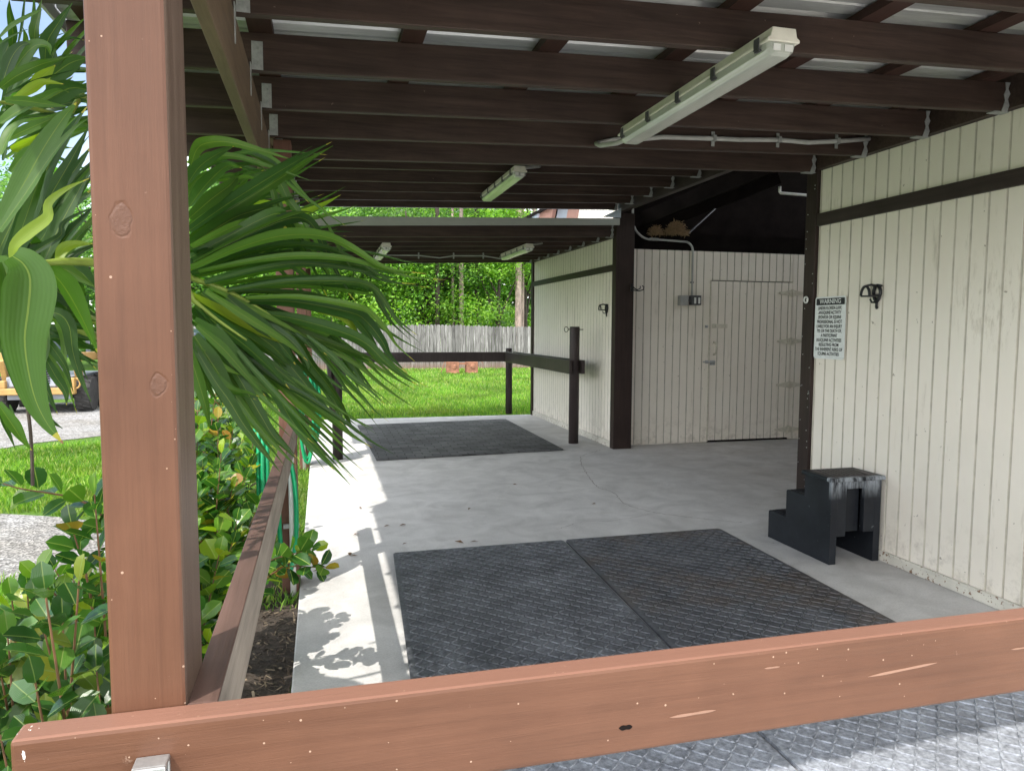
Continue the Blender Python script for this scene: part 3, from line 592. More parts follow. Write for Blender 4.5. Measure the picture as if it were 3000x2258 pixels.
# ------------------------------------------------------------------ barn
barn = thing('barn', (6, 6, 0), 'cream plank sided horse barn with dark brown trim and an open aisle', 'barn')
def siding(b, u0, u1, z0, z1, f, pitch=.1105, first=0, depth=.0085, gw=.015, z1b=None):
    """vertical boards with V grooves; f(u, d, z) -> point, d is depth into the wall"""
    us = []; u = u0; g = u0 + first
    prof = [(u0, 0)]
    while g < u1 - .01:
        if g > u0 + .01: prof += [(g - gw / 2, 0), (g - gw / 4, depth), (g + gw / 4, depth), (g + gw / 2, 0)]
        g += pitch
    prof.append((u1, 0))
    for i in range(len(prof) - 1):
        (a, da), (c, dc) = prof[i], prof[i + 1]
        if da > 0 or (dc > 0 and i % 2): b.mi.append(len(b.f))
        b.poly([f(a, da, z0), f(c, dc, z0), f(c, dc, z1), f(a, da, z1)])
XW = 3.64
fx = lambda u, d, z: (XW + d, u, z)
fy = lambda u, d, z: (u, 8.9 + d, z)
b = MB(); siding(b, -2.0, 4.80, .06, 2.735, fx, .1108, (4.789 + 2.0) % .1108); b.box(XW + .012, XW + .1, -2, 4.8, 0, 2.735); b.build('wall', M['siding'], barn, fix=False)
b = MB(); siding(b, 8.78, 12.42, .06, 2.70, fx, .1108, .05); b.box(XW + .012, XW + .1, 8.9, 12.42, 0, 2.7); b.build('wall', M['siding'], barn, fix=False)
# aisle end wall with its door opening
dx0, dx1, dz0, dz1 = 5.088, 6.348, .03, 2.20
b = MB(); siding(b, 3.86, dx0, .012, 2.585, fy, .1085, .033); siding(b, dx0, dx1, dz1 + .006, 2.585, fy, .1085, .0235); siding(b, dx1 + .012, 9.5, .012, 2.585, fy, .1085, .07)
b.box(3.86, dx0, 8.912, 8.99, 0, 2.585); b.box(dx1 + .012, 9.5, 8.912, 8.99, 0, 2.585); b.box(dx0, dx1 + .012, 8.912, 8.99, dz1 + .006, 2.585)
b.build('wall', M['siding'], barn, fix=False)
b = MB(); siding(b, dx0 + .013, dx1 - .003, dz0, dz1 - .008, lambda u, d, z: (u, 8.893 + d, z), .1085, .1)
b.box(dx0 + .013, dx1 - .003, 8.91, 8.94, dz0, dz1 - .008)
door = b.build('door', M['siding'], barn, fix=False)
b = MB(); b.box(dx0 - .012, dx0 + .004, 8.889, 8.903, .02, dz1); b.build('door_stop', M['hardware'], door)
b = MB(); b.box(dx0, dx1 + .01, 8.93, 8.96, .0, dz0 + .03)
rr = random.Random(5)
b.box(dx0, dx1, 8.9, 8.93, .004, .022)
b.box(dx0 - .02, dx1 + .03, 8.992, 9.0, 0, dz1 + .03); b.build('threshold_backing', M['roofdark'], barn)  # tall black panel added behind the door so its gaps read dark
for hz in (2.05, 1.385, .775, .145):
    b = MB(); hx = 6.341
    b.box(hx - .012, hx + .012, 8.866, 8.8905, hz - .05, hz + .05)
    for s_ in (-1, 1):
        b.hexa([(hx + s_ * .012, 8.8905, hz - .045), (hx + s_ * .205, 8.8905, hz - .012), (hx + s_ * .205, 8.8905, hz + .012), (hx + s_ * .012, 8.8905, hz + .045)],
               [(hx + s_ * .012, 8.876, hz - .045), (hx + s_ * .205, 8.876, hz - .012), (hx + s_ * .205, 8.876, hz + .012), (hx + s_ * .012, 8.876, hz + .045)])
        for q in (.05, .12, .19):
            b.lathe([(.011, 0), (.009, -.008)], (hx + s_ * q, 8.876, hz), 'y', 10)
    b.build('hinge', M['hardware'], door)
b = MB(); b.box(5.115, 5.155, 8.884, 8.893, 1.56, 1.62); b.box(5.158, 5.345, 8.878, 8.889, 1.563, 1.617); b.lathe([(.014, 0), (.012, -.006)], (5.315, 8.878, 1.59), 'y', 12); b.build('hasp', M['hardware'], door, bevel=.003)
b = MB(); b.box(5.015, 5.05, 8.884, 8.896, 1.565, 1.6); b.tube([(5.03, 8.88, 1.58), (5.035, 8.86, 1.582), (5.045, 8.87, 1.585)], .006); b.build('hasp_staple', M['galv'], door)
b = MB(); b.tube([(5.16, 8.89, 1.37), (5.165, 8.85, 1.35), (5.168, 8.845, 1.29), (5.165, 8.85, 1.23), (5.16, 8.89, 1.21)], [.012, .013, .015, .013, .012], 10)
b.box(5.14, 5.18, 8.886, 8.895, 1.355, 1.385); b.box(5.14, 5.18, 8.886, 8.895, 1.195, 1.225); b.build('handle', M['hardware'], door, smooth=True)
b = MB(); b.box(5.1, 5.17, 8.884, 8.895, 1.06, 1.125); b.tube([(4.985, 8.872, 1.105), (5.165, 8.872, 1.105)], .009); b.box(5.03, 5.06, 8.866, 8.895, 1.085, 1.125); b.tube([(5.15, 8.872, 1.105), (5.15, 8.858, 1.07)], .007); b.build('bolt', M['galv'], door)
# trim boards
b = MB(); b.box(XW - .026, XW - .002, -2, 4.80, 2.322, 2.415); b.build('trim_board', M['darkband'], barn, bevel=.003)
b = MB(); b.box(XW - .026, XW - .002, 8.76, 12.5, 2.282, 2.365); b.build('trim_board', M['darkband'], barn, bevel=.003)
b = MB(); b.box(XW - .024, XW - .002, -2, 4.80, 0.002, .07); b.build('baseboard', M['baseboard'], barn, bevel=.003)
b = MB(); b.box(XW - .018, XW - .002, 8.76, 12.42, 0.002, .085); b.build('baseboard', M['baseboard'], barn, bevel=.003)
b = MB(); b.box(XW - .03, XW + .09, 4.802, 4.925, 0, 3.0)
for k in range(26):
    z = rr.uniform(.2, 2.6)
cp = b.build('corner_post', M['darktrim'], barn, bevel=.004)
for k in range(30):
    z = rr.uniform(.25, 2.68); y = rr.choice((4.82, 4.905)) + rr.uniform(-.008, .008)
    b = MB(); b.lathe([(.0045, 0), (.004, -.003)], (XW - .03, y, z), 'x', 8); b.build('nail_head', M['galv'], cp, fix=False)
b = MB(); b.box(XW - .03, XW + .22, 8.66, 8.78, 0, 3.0); b.box(XW + .12, XW + .22, 8.78, 8.9, 0, 3.0); b.build('corner_post', M['darktrim'], barn, bevel=.004)
b = MB(); b.box(XW - .03, XW + .1, 12.42, 12.52, 0, 2.72); b.build('corner_post', M['darktrim'], barn, bevel=.004)
# headers and ledgers
b = MB(); b.box(XW - .02, XW + .05, 4.93, 8.655, 3.0, 3.2); b.build('header_beam', M['darkband'], barn)
b = MB(); b.box(XW - .04, XW + .02, -2, 4.8, 2.74, 2.93); b.build('ledger', M['rafter'], barn)
b = MB(); b.box(XW - .04, XW + .02, 8.7, 12.5, 2.705, 2.89); b.build('ledger', M['rafter'], barn)
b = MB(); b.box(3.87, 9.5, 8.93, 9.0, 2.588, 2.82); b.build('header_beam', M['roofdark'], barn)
# loft dark volume
b = MB(); b.box(3.7, 9.5, 4.75, 4.93, 0, 3.6); b.build('wall', M['siding'], barn)
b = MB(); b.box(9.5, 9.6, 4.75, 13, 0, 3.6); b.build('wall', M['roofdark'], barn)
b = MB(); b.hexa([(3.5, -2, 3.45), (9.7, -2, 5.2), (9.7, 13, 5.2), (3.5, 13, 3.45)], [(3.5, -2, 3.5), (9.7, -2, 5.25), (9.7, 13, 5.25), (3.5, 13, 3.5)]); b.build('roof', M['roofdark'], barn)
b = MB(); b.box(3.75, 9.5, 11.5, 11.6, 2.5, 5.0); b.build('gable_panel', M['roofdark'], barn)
for (p, q) in (((4.0, 8.75, 2.95), (6.0, 5.6, 3.9)), ((4.5, 11.0, 2.9), (6.5, 9.5, 3.75))):
    b = MB(); b.bar(p, q, .05, .18); b.build('rafter', M['roofdark'], barn)
for k in range(11):
    x = rr.uniform(5.3, 8.2); y = rr.uniform(9.4, 11.2); z = 3.45 + (x - 3.5) * .282 - .04
    b = MB(); b.bar((x, y, z), (x + .25, y + .02, z + .07), .05, .004); b.build('loft_strip', M['galv'], barn)  # pale strips stand in for faint slits of light in the loft
b = MB(); b.bar((4.95, 9.4, 2.84), (6.0, 10.2, 3.5), .02, .012); b.build('loft_strip', M['boxdark'], barn)
# upper siding and eave seen over the far roof
b = MB(); siding(b, 8.7, 10.45, 2.9, 3.5, lambda u, d, z: (XW + .03 + d, u, z), .1108); b.build('upper_wall', M['siding'], barn, fix=False)
up = MB(); up.hexa([(XW + .02, 10.47, 2.86), (XW + .02, 11.0, 2.86), (XW + .02, 10.6, 3.5), (XW + .02, 10.07, 3.5)], [(XW + .06, 10.47, 2.86), (XW + .06, 11.0, 2.86), (XW + .06, 10.6, 3.5), (XW + .06, 10.07, 3.5)]); up.build('fascia_board', M['trimbrown'], barn)
up = MB(); up.hexa([(XW + .02, 11.0, 2.86), (XW + .02, 11.55, 2.86), (XW + .02, 11.15, 3.5), (XW + .02, 10.6, 3.5)], [(XW + .05, 11.0, 2.86), (XW + .05, 11.55, 2.86), (XW + .05, 11.15, 3.5), (XW + .05, 10.6, 3.5)]); up.build('loft_window', M['machinegrey'], barn)
up = MB(); up.hexa([(XW - .06, 11.55, 2.86), (XW - .06, 12.3, 2.86), (XW - .06, 11.9, 3.5), (XW - .06, 11.15, 3.5)], [(XW, 11.55, 2.86), (XW, 12.3, 2.86), (XW, 11.9, 3.5), (XW, 11.15, 3.5)]); up.build('fascia_board', M['trimbrown'], barn)
up = MB(); up.hexa([(XW - .1, 12.3, 2.86), (XW - .1, 12.62, 2.86), (XW - .1, 12.22, 3.5), (XW - .1, 11.9, 3.5)], [(XW, 12.3, 2.86), (XW, 12.62, 2.86), (XW, 12.22, 3.5), (XW, 11.9, 3.5)]); up.build('eave_trim', M['tin_blue'], barn)

# ------------------------------------------------------------------ porch roofs
SL = .035
def porch(name, label, ys, zr, y0, y1, bz0, by0, by1, tiedz=0):
    """zr: rafter underside height at the barn wall"""
    t = thing(name, (1.6, (y0 + y1) / 2, zr), label, 'porch roof', 'lean-to roofs along the barn')
    zz = lambda x: zr - SL * (3.62 - x)
    H = .15; XL = -.93; XR = 3.598
    b = MB(); y = ys[0]
    b.hexa([(XL, y, zz(XL)), (XR, y, zz(XR)), (XR, y + .04, zz(XR)), (XL, y + .04, zz(XL))], [(XL, y, zz(XL) + H), (XR, y, zz(XR) + H), (XR, y + .04, zz(XR) + H), (XL, y + .04, zz(XL) + H)])
    r0 = b.build('rafter', M['rafter'], t, bevel=.004)
    zb = zz(-.26)
    b = MB(); b.box(-.258, -.214, y - .004, y - .001, zb + .003, zb + .115)
    b.hexa([(-.262, y - .034, zb - .11), (-.262, y - .024, zb - .11), (-.262, y - .002, zb + .02), (-.262, y - .04, zb + .02)], [(-.2585, y - .034, zb - .11), (-.2585, y - .024, zb - .11), (-.2585, y - .002, zb + .02), (-.2585, y - .04, zb + .02)])
    for q in (.035, .09): b.lathe([(.005, -.004), (.004, -.007)], (-.235, y, zb + q), 'y', 8)
    t0 = b.build('hurricane_tie', M['steelgrey'], t)
    zh = zz(3.58)
    pr = [(3.548, zh - .004), (3.585, zh - .004), (3.598, zh + .03), (3.585, zh + .06), (3.6, zh + .09), (3.585, zh + .115), (3.597, zh + .148), (3.567, zh + .148), (3.572, zh + .11), (3.56, zh + .085), (3.57, zh + .055), (3.56, zh + .028)]
    b = MB(); b.prism(pr, 'y', y - .005, y - .001); b.box(3.50, 3.597, y - .005, y + .045, zh - .008, zh - .004)
    h0 = b.build('joist_hanger', M['steelgrey'], t)
    for yy in ys[1:]:
        for o in (r0, t0, h0):
            c = shift_copy(o, (0, yy - y, 0)); c.parent = t
    x = -.88; k = 0
    p0 = None
    while x < 3.5:
        zt = zz(x) + H + .002
        if p0 is None:
            b = MB(); b.box(x, x + .095, y0 + .01, y1 - .01, zt, zt + .038); p0 = b.build('purlin', M['purlin'], t); px, pz = x, zt
        else:
            c = shift_copy(p0, (x - px, 0, zt - pz)); c.parent = t
        x += .612
    b = MB(); yy = y0; prof = []
    while yy < y1:
        prof += [(yy, 0), (yy + .055, 0), (yy + .062, .006), (yy + .078, .006), (yy + .085, 0), (yy + .165, 0), (yy + .18, .032), (yy + .205, .032), (yy + .22, 0)]
        for e in (.06, .11): pass
        yy += .229
    za, zb2 = zz(-.96) + H + .045, zz(3.6) + H + .045
    for i in range(len(prof) - 1):
        (a, da), (c_, dc) = prof[i], prof[i + 1]
        if a > y1: break
        b.poly([(-.96, a, za + da), (3.6, a, zb2 + da), (3.6, c_, zb2 + dc), (-.96, c_, za + dc)])
    b.build('roof_sheet', M['sheet'], t, fix=False)
    b = MB(); b.box(-.974, -.962, y0, y1, za - .05, za + .035); b.build('eave_trim', M['drip'], t)  # strip added to straighten the shadow edge below the ribbed sheet
    b = MB(); b.box(-.302, -.262, by0, by1, bz0, zz(-.28) - .002); b.build('beam', M['beam'], t, bevel=.004)
    return t
pr1 = porch('porch_roof', 'nearest low lean-to roof with brown rafters, pale metal sheets and one big tube light', [1.07, 1.60, 2.13, 2.662, 3.224, 3.756, 4.275, 4.81], 2.726, .72, 4.9, 2.35, .78, 4.58)
pr2 = porch('porch_roof', 'raised middle lean-to roof in front of the open barn aisle', [5.02, 5.46, 5.99, 6.528, 7.09, 7.603, 8.118, 8.60], 3.03, 4.96, 8.66, 2.66, 4.62, 8.4)
pr3 = porch('porch_roof', 'farthest low lean-to roof with grey metal edge and two small tube lights', [8.72, 9.204, 9.763, 10.327, 10.887, 11.414, 11.931, 12.427], 2.705, 8.56, 12.9, 2.37, 8.55, 12.5)
b = MB(); zz3 = lambda x: 2.705 - SL * (3.62 - x)
b.hexa([(-.96, 8.53, zz3(-.96) + .10), (3.6, 8.53, zz3(3.6) + .125), (3.6, 8.56, zz3(3.6) + .125), (-.96, 8.56, zz3(-.96) + .10)], [(-.96, 8.53, zz3(-.96) + .205), (3.6, 8.53, zz3(3.6) + .205), (3.6, 8.56, zz3(3.6) + .205), (-.96, 8.56, zz3(-.96) + .205)])
b.build('drip_edge', M['drip'], pr3)
b = MB(); b.hexa([(3.36, 8.5, 2.915), (3.6, 8.5, 2.915), (3.6, 8.5, 3.03)], [(3.36, 8.515, 2.915), (3.6, 8.515, 2.915), (3.6, 8.515, 3.03)]); b.build('flashing', M['tin_blue'], pr3)

b = MB(); b.hexa([(-1.0, 4.925, 2.72), (3.6, 4.925, 2.88), (3.6, 4.95, 2.88), (-1.0, 4.95, 2.72)], [(-1.0, 4.925, 3.03), (3.6, 4.925, 3.19), (3.6, 4.95, 3.19), (-1.0, 4.95, 3.03)]); b.build('fascia', M['rafter'], pr2)  # board added to block sun between the near and middle roofs
# posts
def post(y, z0, z1, label, m, x0=-.297, x1=-.197, d=.145):
    b = MB(); b.box(x0, x1, y, y + d, z0, z1)
    o = b.build('wooden_post', m, bevel=.006)
    return tag(o, label, 'post', 'posts holding up the lean-to roofs')
post(1.10, -.05, 2.585, 'big brown near post with knots, beside the near corner of the rail', M['post_near'])
pb = post(4.46, -.05, 2.62, 'brown post carrying the white pipe and hose loop behind the side rail', M['post_far'], -.252, -.155)
pc = post(8.42, -.05, 2.64, 'brown post at the far end of the middle roof behind the palm', M['post_far'], -.262, -.16)
post(12.4, -.05, 2.5, 'brown post at the far outer corner of the last roof', M['post_far'], -.262, -.16)
b = MB(); b.tube([(-.215, 8.42, 2.6), (-.215, 8.39, 2.6)], .007); b.lathe([(.012, -.03), (.026, -.03), (.026, -.037), (.012, -.037)], (-.215, 8.42, 2.6), 'y', 16)
tag(b.build('bolt_washer', M['pvc']), 'round pale bolt and washer on the post beneath the grey roof edge', 'bolt')

# rails
b = MB(); b.box(-.405, 4.2, 1.05, 1.1, .862, 1.007)
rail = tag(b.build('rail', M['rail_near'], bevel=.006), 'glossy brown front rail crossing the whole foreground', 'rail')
b = MB(); b.box(-.196, -.157, 1.103, 5.15, .85, 1.0)
rs = tag(b.build('rail', M['greywood'], bevel=.006), 'weathered grey side rail running along the edge of the walkway', 'rail')
b = MB(); b.box(-.1975, -.1555, 1.1025, 5.152, .998, 1.004); b.build('painted_top', M['rail_top'], rs, bevel=.002)
# scrapes on the front rail
def lens(b, x, z, L, h, y=1.0493, tilt=0):
    top, bot = [], []
    for k in range(13):
        t = k / 12; u = x + L * t; zc = z + tilt * L * t; a = math.sin(PI * t) ** .7 * h * (1 + .25 * math.sin(9 * t))
        top.append((u, y, zc + a * .5)); bot.append((u, y, zc - a * .5))
    pts = bot + top[::-1]
    b.hexa(pts, [(p[0], p[1] + .004, p[2]) for p in pts])
b = MB(); M['scrape'] = plain('pink scraped paint', (.25, .14, .095), .5, .1, 30, bmp=.1)
for q in ((.545, .912, .085, .005, .02), (.93, .935, .15, .005, .06), (.72, .975, .03, .003, 0), (1.25, .95, .05, .003, 0)):
    b = MB(); lens(b, q[0], q[1], q[2], q[3], tilt=q[4]); b.build('paint_scrape', M['scrape'], rail)
b = MB(); lens(b, .455, .906, .024, .009); b.build('knot_hole', M['roofdark'], rail)
b = MB(); lens(b, .046, .868, .007, .018); b.build('paint_splash', M['pvc'], rail)
b = MB(); b.box(-.254, -.211, 1.020, 1.0495, .957, .964); b.box(-.254, -.211, 1.016, 1.022, .90, .964); b.box(-.254, -.211, 1.043, 1.0495, .87, .957)
tag(b.build('metal_bracket', M['galv'], bevel=.002), 'small shiny metal bracket screwed onto the front rail', 'bracket')

# ------------------------------------------------------------------ rubber mats
def tread_mat(name, c, m, label, th=.02, cell=.046, group=None):
    """c: far-left, far-right, near-right, near-left corners"""
    fl_, fr_, nr_, nl_ = [Vector(p) for p in c]
    b = MB()
    def P(u, v): return nl_.lerp(nr_, u).lerp(fl_.lerp(fr_, u), v)
    W = (fr_ - fl_).length; L = (fl_ - nl_).length
    e = .012; ring = []
    for (u, v) in ((e, 0), (1 - e, 0), (1, e), (1, 1 - e), (1 - e, 1), (e, 1), (0, 1 - e), (0, e)):
        ring.append(P(u, v))
    b.hexa([(*p, 0.004) for p in ring], [(*p, th) for p in ring])
    nu, nv = int(W / cell), int(L / cell)
    ux = (nr_ - nl_).normalized(); vy = (fl_ - nl_).normalized()
    for i in range(1, nu):
        for j in range(1, nv):
            p = P(i / nu, j / nv); s = 1 if (i + j) % 2 else -1
            d = (ux * s + vy).normalized(); n = Vector((-d.y, d.x))
            h = .030; w_ = .0052
            a = [p - d * h, p - d * h * .6 + n * w_, p + d * h * .6 + n * w_, p + d * h, p + d * h * .6 - n * w_, p - d * h * .6 - n * w_]
            k = len(b.v); b.v += [(*q, th + .0005) for q in a] + [(*(p + (q - p) * .75), th + .0052) for q in a]
            b.f.append(tuple(k + 6 + q for q in range(6)))
            for q in range(6): b.f.append((k + q, k + (q + 1) % 6, k + 6 + (q + 1) % 6, k + 6 + q))
    return tag(b.build(name, m, fix=False), label, 'rubber mat', group)
G = 'rubber mats laid on the concrete'
tread_mat('rubber_mat', [(.449, 4.909), (1.672, 4.922), (1.595, 3.05), (.352, 3.05)], M['mat_a'], 'dusty black treaded mat behind the front rail, on the side nearer the palm', group=G)
tread_mat('rubber_mat', [(1.692, 4.925), (2.944, 4.932), (2.90, 3.05), (1.612, 3.05)], M['mat_b'], 'brown stained treaded mat behind the front rail, beside the mounting block', group=G)
tread_mat('rubber_mat', [(.33, 2.93), (1.585, 2.93), (1.57, 1.0), (.3, 1.0)], M['mat_front'], 'grey treaded mat under the front rail, on the side nearer the big post', group=G)
tread_mat('rubber_mat', [(1.605, 2.93), (2.88, 2.93), (2.86, 1.0), (1.59, 1.0)], M['mat_front'], 'sunlit grey treaded mat under the front rail at the bottom corner', group=G)
b = MB(); q = [(.594, 8.501), (2.953, 8.704), (2.984, 11.854), (.521, 11.61)]
b.hexa([(*p, .004) for p in q], [(*p, .022) for p in q])
tag(b.build('paver_mat', M['paver'], bevel=.004), 'charcoal mat of interlocking rubber pavers inside the hitching stall', 'rubber mat', None)

# ------------------------------------------------------------------ hitching stall
hs = thing('hitching_rail', (1.7, 11, 0), 'dark hitching stall of round posts and board rails at the far end', 'hitching rail')
def rpost(x, y, r, z1):
    b = MB(); b.lathe([(r, 0), (r, z1 - .02), (r * .93, z1)], (x, y, 0), 'z', 20)
    o = b.build('post', M['hitch'], hs)
    for p in o.data.polygons: p.use_smooth = len(p.vertices) == 4
    return o
rpost(.163, 8.74, .06, 1.58); pg = rpost(3.278, 9.25, .067, 1.572); rpost(3.262, 12.72, .06, 1.19); rpost(.163, 12.72, .06, 1.19)
for (x0, x1, y0, y1, z0, z1) in ((.063, .103, 8.62, 12.78, .94, 1.13), (.224, .264, 8.62, 12.78, .94, 1.13), (3.168, 3.208, 9.13, 12.78, .945, 1.125), (3.348, 3.388, 9.13, 12.78, .945, 1.125), (.27, 3.162, 12.61, 12.65, .955, 1.125)):
    b = MB(); b.box(x0, x1, y0, y1, z0, z1); b.build('rail', M['hitch'], hs, bevel=.006)
b = MB(); b.tube([(3.185, 9.25, 1.535), (3.40, 9.25, 1.535)], .006); b.tube([(3.16 + .028 * math.cos(t), 9.25, 1.535 + .033 * math.sin(t)) for t in [2 * PI * k / 16 for k in range(17)]], .005, 6); b.build('ring', M['black'], pg)

# ------------------------------------------------------------------ mounting block
mb = thing('mounting_block', (3.4, 4.35, 0), 'black plastic three step mounting block standing against the cream wall', 'mounting block')
b = MB(); b_y0, b_y1 = 4.02, 4.70
prof = [(4.02, 0), (4.70, 0), (4.70, .196), (4.69, .206), (4.495, .206), (4.495, .395), (4.485, .405), (4.295, .405), (4.295, .552), (4.02, .552)]
b.prism(prof, 'x', 3.216, 3.268); b.prism(prof, 'x', 3.556, 3.606)
b.box(3.268, 3.556, 4.69, 4.70, 0, .206); b.box(3.268, 3.556, 4.49, 4.69, .19, .206); b.box(3.268, 3.556, 4.487, 4.495, .19, .4); b.box(3.268, 3.556, 4.3, 4.487, .39, .405); b.box(3.268, 3.556, 4.287, 4.295, .39, .55)
b.box(3.268, 3.556, 4.27, 4.287, .535, .552)
b.box(3.268, 3.335, 4.022, 4.06, .185, .552); b.box(3.475, 3.556, 4.022, 4.06, .205, .552)
b.box(3.335, 3.475, 4.075, 4.1, .2, .552); b.box(3.335, 3.475, 4.03, 4.075, .5, .552)
b.box(3.335, 3.34, 4.06, 4.08, .2, .5)
b.build('body', M['block'], mb, bevel=.005)
b = MB(); b.hexa([(3.196, 3.998, .555), (3.622, 3.998, .555), (3.622, 4.315, .555), (3.196, 4.315, .555)], [(3.2, 4.002, .583), (3.618, 4.002, .583), (3.618, 4.311, .583), (3.2, 4.311, .583)])
b.build('top_step', M['block'], mb, bevel=.006)
b = MB(); b.box(3.235, 3.583, 4.035, 4.278, .584, .586)
for k in range(9):
    x = 3.245 + k * .036
    b.hexa([(x, 4.05, .5865), (x + .022, 4.05, .5865), (x + .062, 4.265, .5865), (x + .04, 4.265, .5865)], [(x + .002, 4.052, .5915), (x + .02, 4.052, .5915), (x + .06, 4.262, .5915), (x + .042, 4.262, .5915)]) if x + .062 < 3.58 else None
b.build('tread', M['tread'], mb)
for (ya, yb, z) in ((4.50, 4.68, .2065), (4.30, 4.48, .4055)):
    b = MB()
    b.box(3.235, 3.588, ya + .015, yb - .01, z, z + .004)
    for k in range(5): b.box(3.25, 3.575, ya + .03 + k * .028, ya + .043 + k * .028, z + .004, z + .008)
    b.build('tread', M['block'], mb)

# ------------------------------------------------------------------ sign
sg = thing('warning_sign', (XW - .01, 4.62, 1.56), 'white metal warning sign with black lettering, beside the aisle corner post', 'sign')
sy0, sy1, sz0, sz1 = 4.788, 4.455, 1.332, 1.792
def rrect(y0, y1, z0, z1, r, n=5):
    ya, yb = min(y0, y1), max(y0, y1); pts = []
    for (cy, cz, a0) in ((yb - r, z1 - r, 0), (ya + r, z1 - r, 90), (ya + r, z0 + r, 180), (yb - r, z0 + r, 270)):
        for k in range(n + 1):
            t = R(a0 + 90 * k / n); pts.append((cy + r * math.cos(t), cz + r * math.sin(t)))
    return pts
b = MB(); b.prism(rrect(sy0, sy1, sz0, sz1, .022), 'x', XW - .018, XW - .0155); b.build('plate', M['sign'], sg)
b = MB(); b.prism(rrect(sy0 - .012, sy1 + .012, sz1 - .062, sz1 - .012, .006), 'x', XW - .0195, XW - .0185); b.build('header_panel', M['signink'], sg)
def text_mesh(lines):
    """lines: (text, centre z, letter height, full width) -> verts, faces on the sign plane"""
    dg = bpy.context.evaluated_depsgraph_get(); V, F = [], []
    for (s_, zc, h, wd) in lines:
        cu = bpy.data.curves.new('t', 'FONT'); cu.body = s_; cu.align_x = 'CENTER'; cu.align_y = 'CENTER'; cu.size = 1; cu.offset = .016
        o = bpy.data.objects.new('t', cu); C.objects.link(o); bpy.context.view_layer.update()
        me = bpy.data.meshes.new_from_object(o.evaluated_get(bpy.context.evaluated_depsgraph_get()))
        xs = [v.co.x for v in me.vertices]; ys = [v.co.y for v in me.vertices]
        sx = wd / (max(xs) - min(xs)); sy_ = h / .73; cx = (max(xs) + min(xs)) / 2; cy = .0
        ymid = 0.0
        i = len(V)
        for v in me.vertices: V.append((XW - .0205, (sy0 + sy1) / 2 - (v.co.x - cx) * sx, zc + (v.co.y - ymid) * sy_))
        for p in me.polygons: F.append(tuple(i + k for k in p.vertices))
        bpy.data.objects.remove(o); bpy.data.curves.remove(cu); bpy.data.meshes.remove(me)
    b = MB(); b.v, b.f = V, F; return b
rows = [('UNDER FLORIDA LAW,', .256), ('AN EQUINE ACTIVITY', .250), ('SPONSOR OR EQUINE', .252), ('PROFESSIONAL IS NOT', .272), ('LIABLE FOR AN INJURY', .278), ('TO, OR THE DEATH OF,', .272), ('A PARTICIPANT', .182), ('IN EQUINE ACTIVITIES', .272), ('RESULTING FROM', .214), ('THE INHERENT RISKS OF', .30), ('EQUINE ACTIVITIES', .232)]
text_mesh([(t, sz1 - .085 - k * .0338, .025, w_) for k, (t, w_) in enumerate(rows)]).build('lettering', M['signink'], sg, fix=False)
text_mesh([('WARNING', sz1 - .037, .034, .232)]).build('header_lettering', M['sign'], sg, fix=False)
b = MB()
for yy in (4.745, 4.62, 4.5): b.box(yy and XW - .0192, XW - .0186, yy - .05, yy + .04, 1.345, 1.3465)
b.build('fold_mark', M['boxgrey'], sg)

# ------------------------------------------------------------------ wall hardware
def bridle(y, z, label):
    t = thing('bridle_bracket', (XW - .01, y, z), label, 'bridle bracket', 'black bridle brackets on the cream walls')
    b = MB()
    ring = [(y + .032 * math.cos(a) * (1 if math.sin(a) > -.2 else .85), z + .01 + .052 * math.sin(a)) for a in [2 * PI * k / 20 for k in range(21)]]
    b.tube([(XW - .012, p[0], p[1]) for p in ring], .0115, 8)
    b.box(XW - .018, XW - .006, y - .03, y + .03, z - .008, z + .004)
    b.tube([(XW - .012, y, z - .04), (XW - .012, y, z - .085)], .009, 8); b.lathe([(.012, -.006), (.012, .0)], (XW - .006, y, z - .085), 'x', 12)
    b.tube([(XW - .012, y - .04, z + .058), (XW - .012, y, z + .066), (XW - .012, y + .036, z + .056)], .007)
    b.build('backplate', M['black'], t, smooth=True)
    b = MB()
    arc = [(XW - .012, y + .028), (XW - .07, y + .03), (XW - .12, y + .03)]
    hoop = [(XW - .012 - .115 * k / 12, y + .0, z - .012 + .07 * math.sin(PI * (.5 + .5 * k / 12)) ** .6) for k in range(13)]
    hp = []
    for k in range(15):
        a = PI * k / 14; hp.append((XW - .105, y + .04 * math.cos(a), z - .008 + .062 * math.sin(a)))
    b.tube(hp, .009, 8)
    for s_ in (-1, 1): b.tube([(XW - .012, y + s_ * .028, z - .008), (XW - .105, y + s_ * .04, z - .01)], .006, 8)
    b.tube([(XW - .012, y, z + .06), (XW - .06, y, z + .066), (XW - .105, y, z + .055)], .008, 8)
    b.tube([(XW - .012, y, z - .05), (XW - .05, y + .0, z - .052), (XW - .065, y, z - .03)], .006, 8)
    b.build('hook', M['black'], t, smooth=True)
bridle(4.165, 1.785, 'black iron bridle bracket on the near cream wall beside the warning sign')
bridle(9.0, 1.80, 'black iron bridle bracket on the far cream wall near its corner')
b = MB(); b.tube([(XW - .03, 4.86, 1.775), (XW - .045, 4.86, 1.775)], .006); b.tube([(XW - .05, 4.86 + .022 * math.cos(a), 1.775 + .022 * math.sin(a)) for a in [2 * PI * k / 18 for k in range(19)]], .0065, 8)
tag(b.build('tie_ring', M['pvc'], smooth=True), 'small white tie ring screwed into the dark corner post beside the sign', 'tie ring')
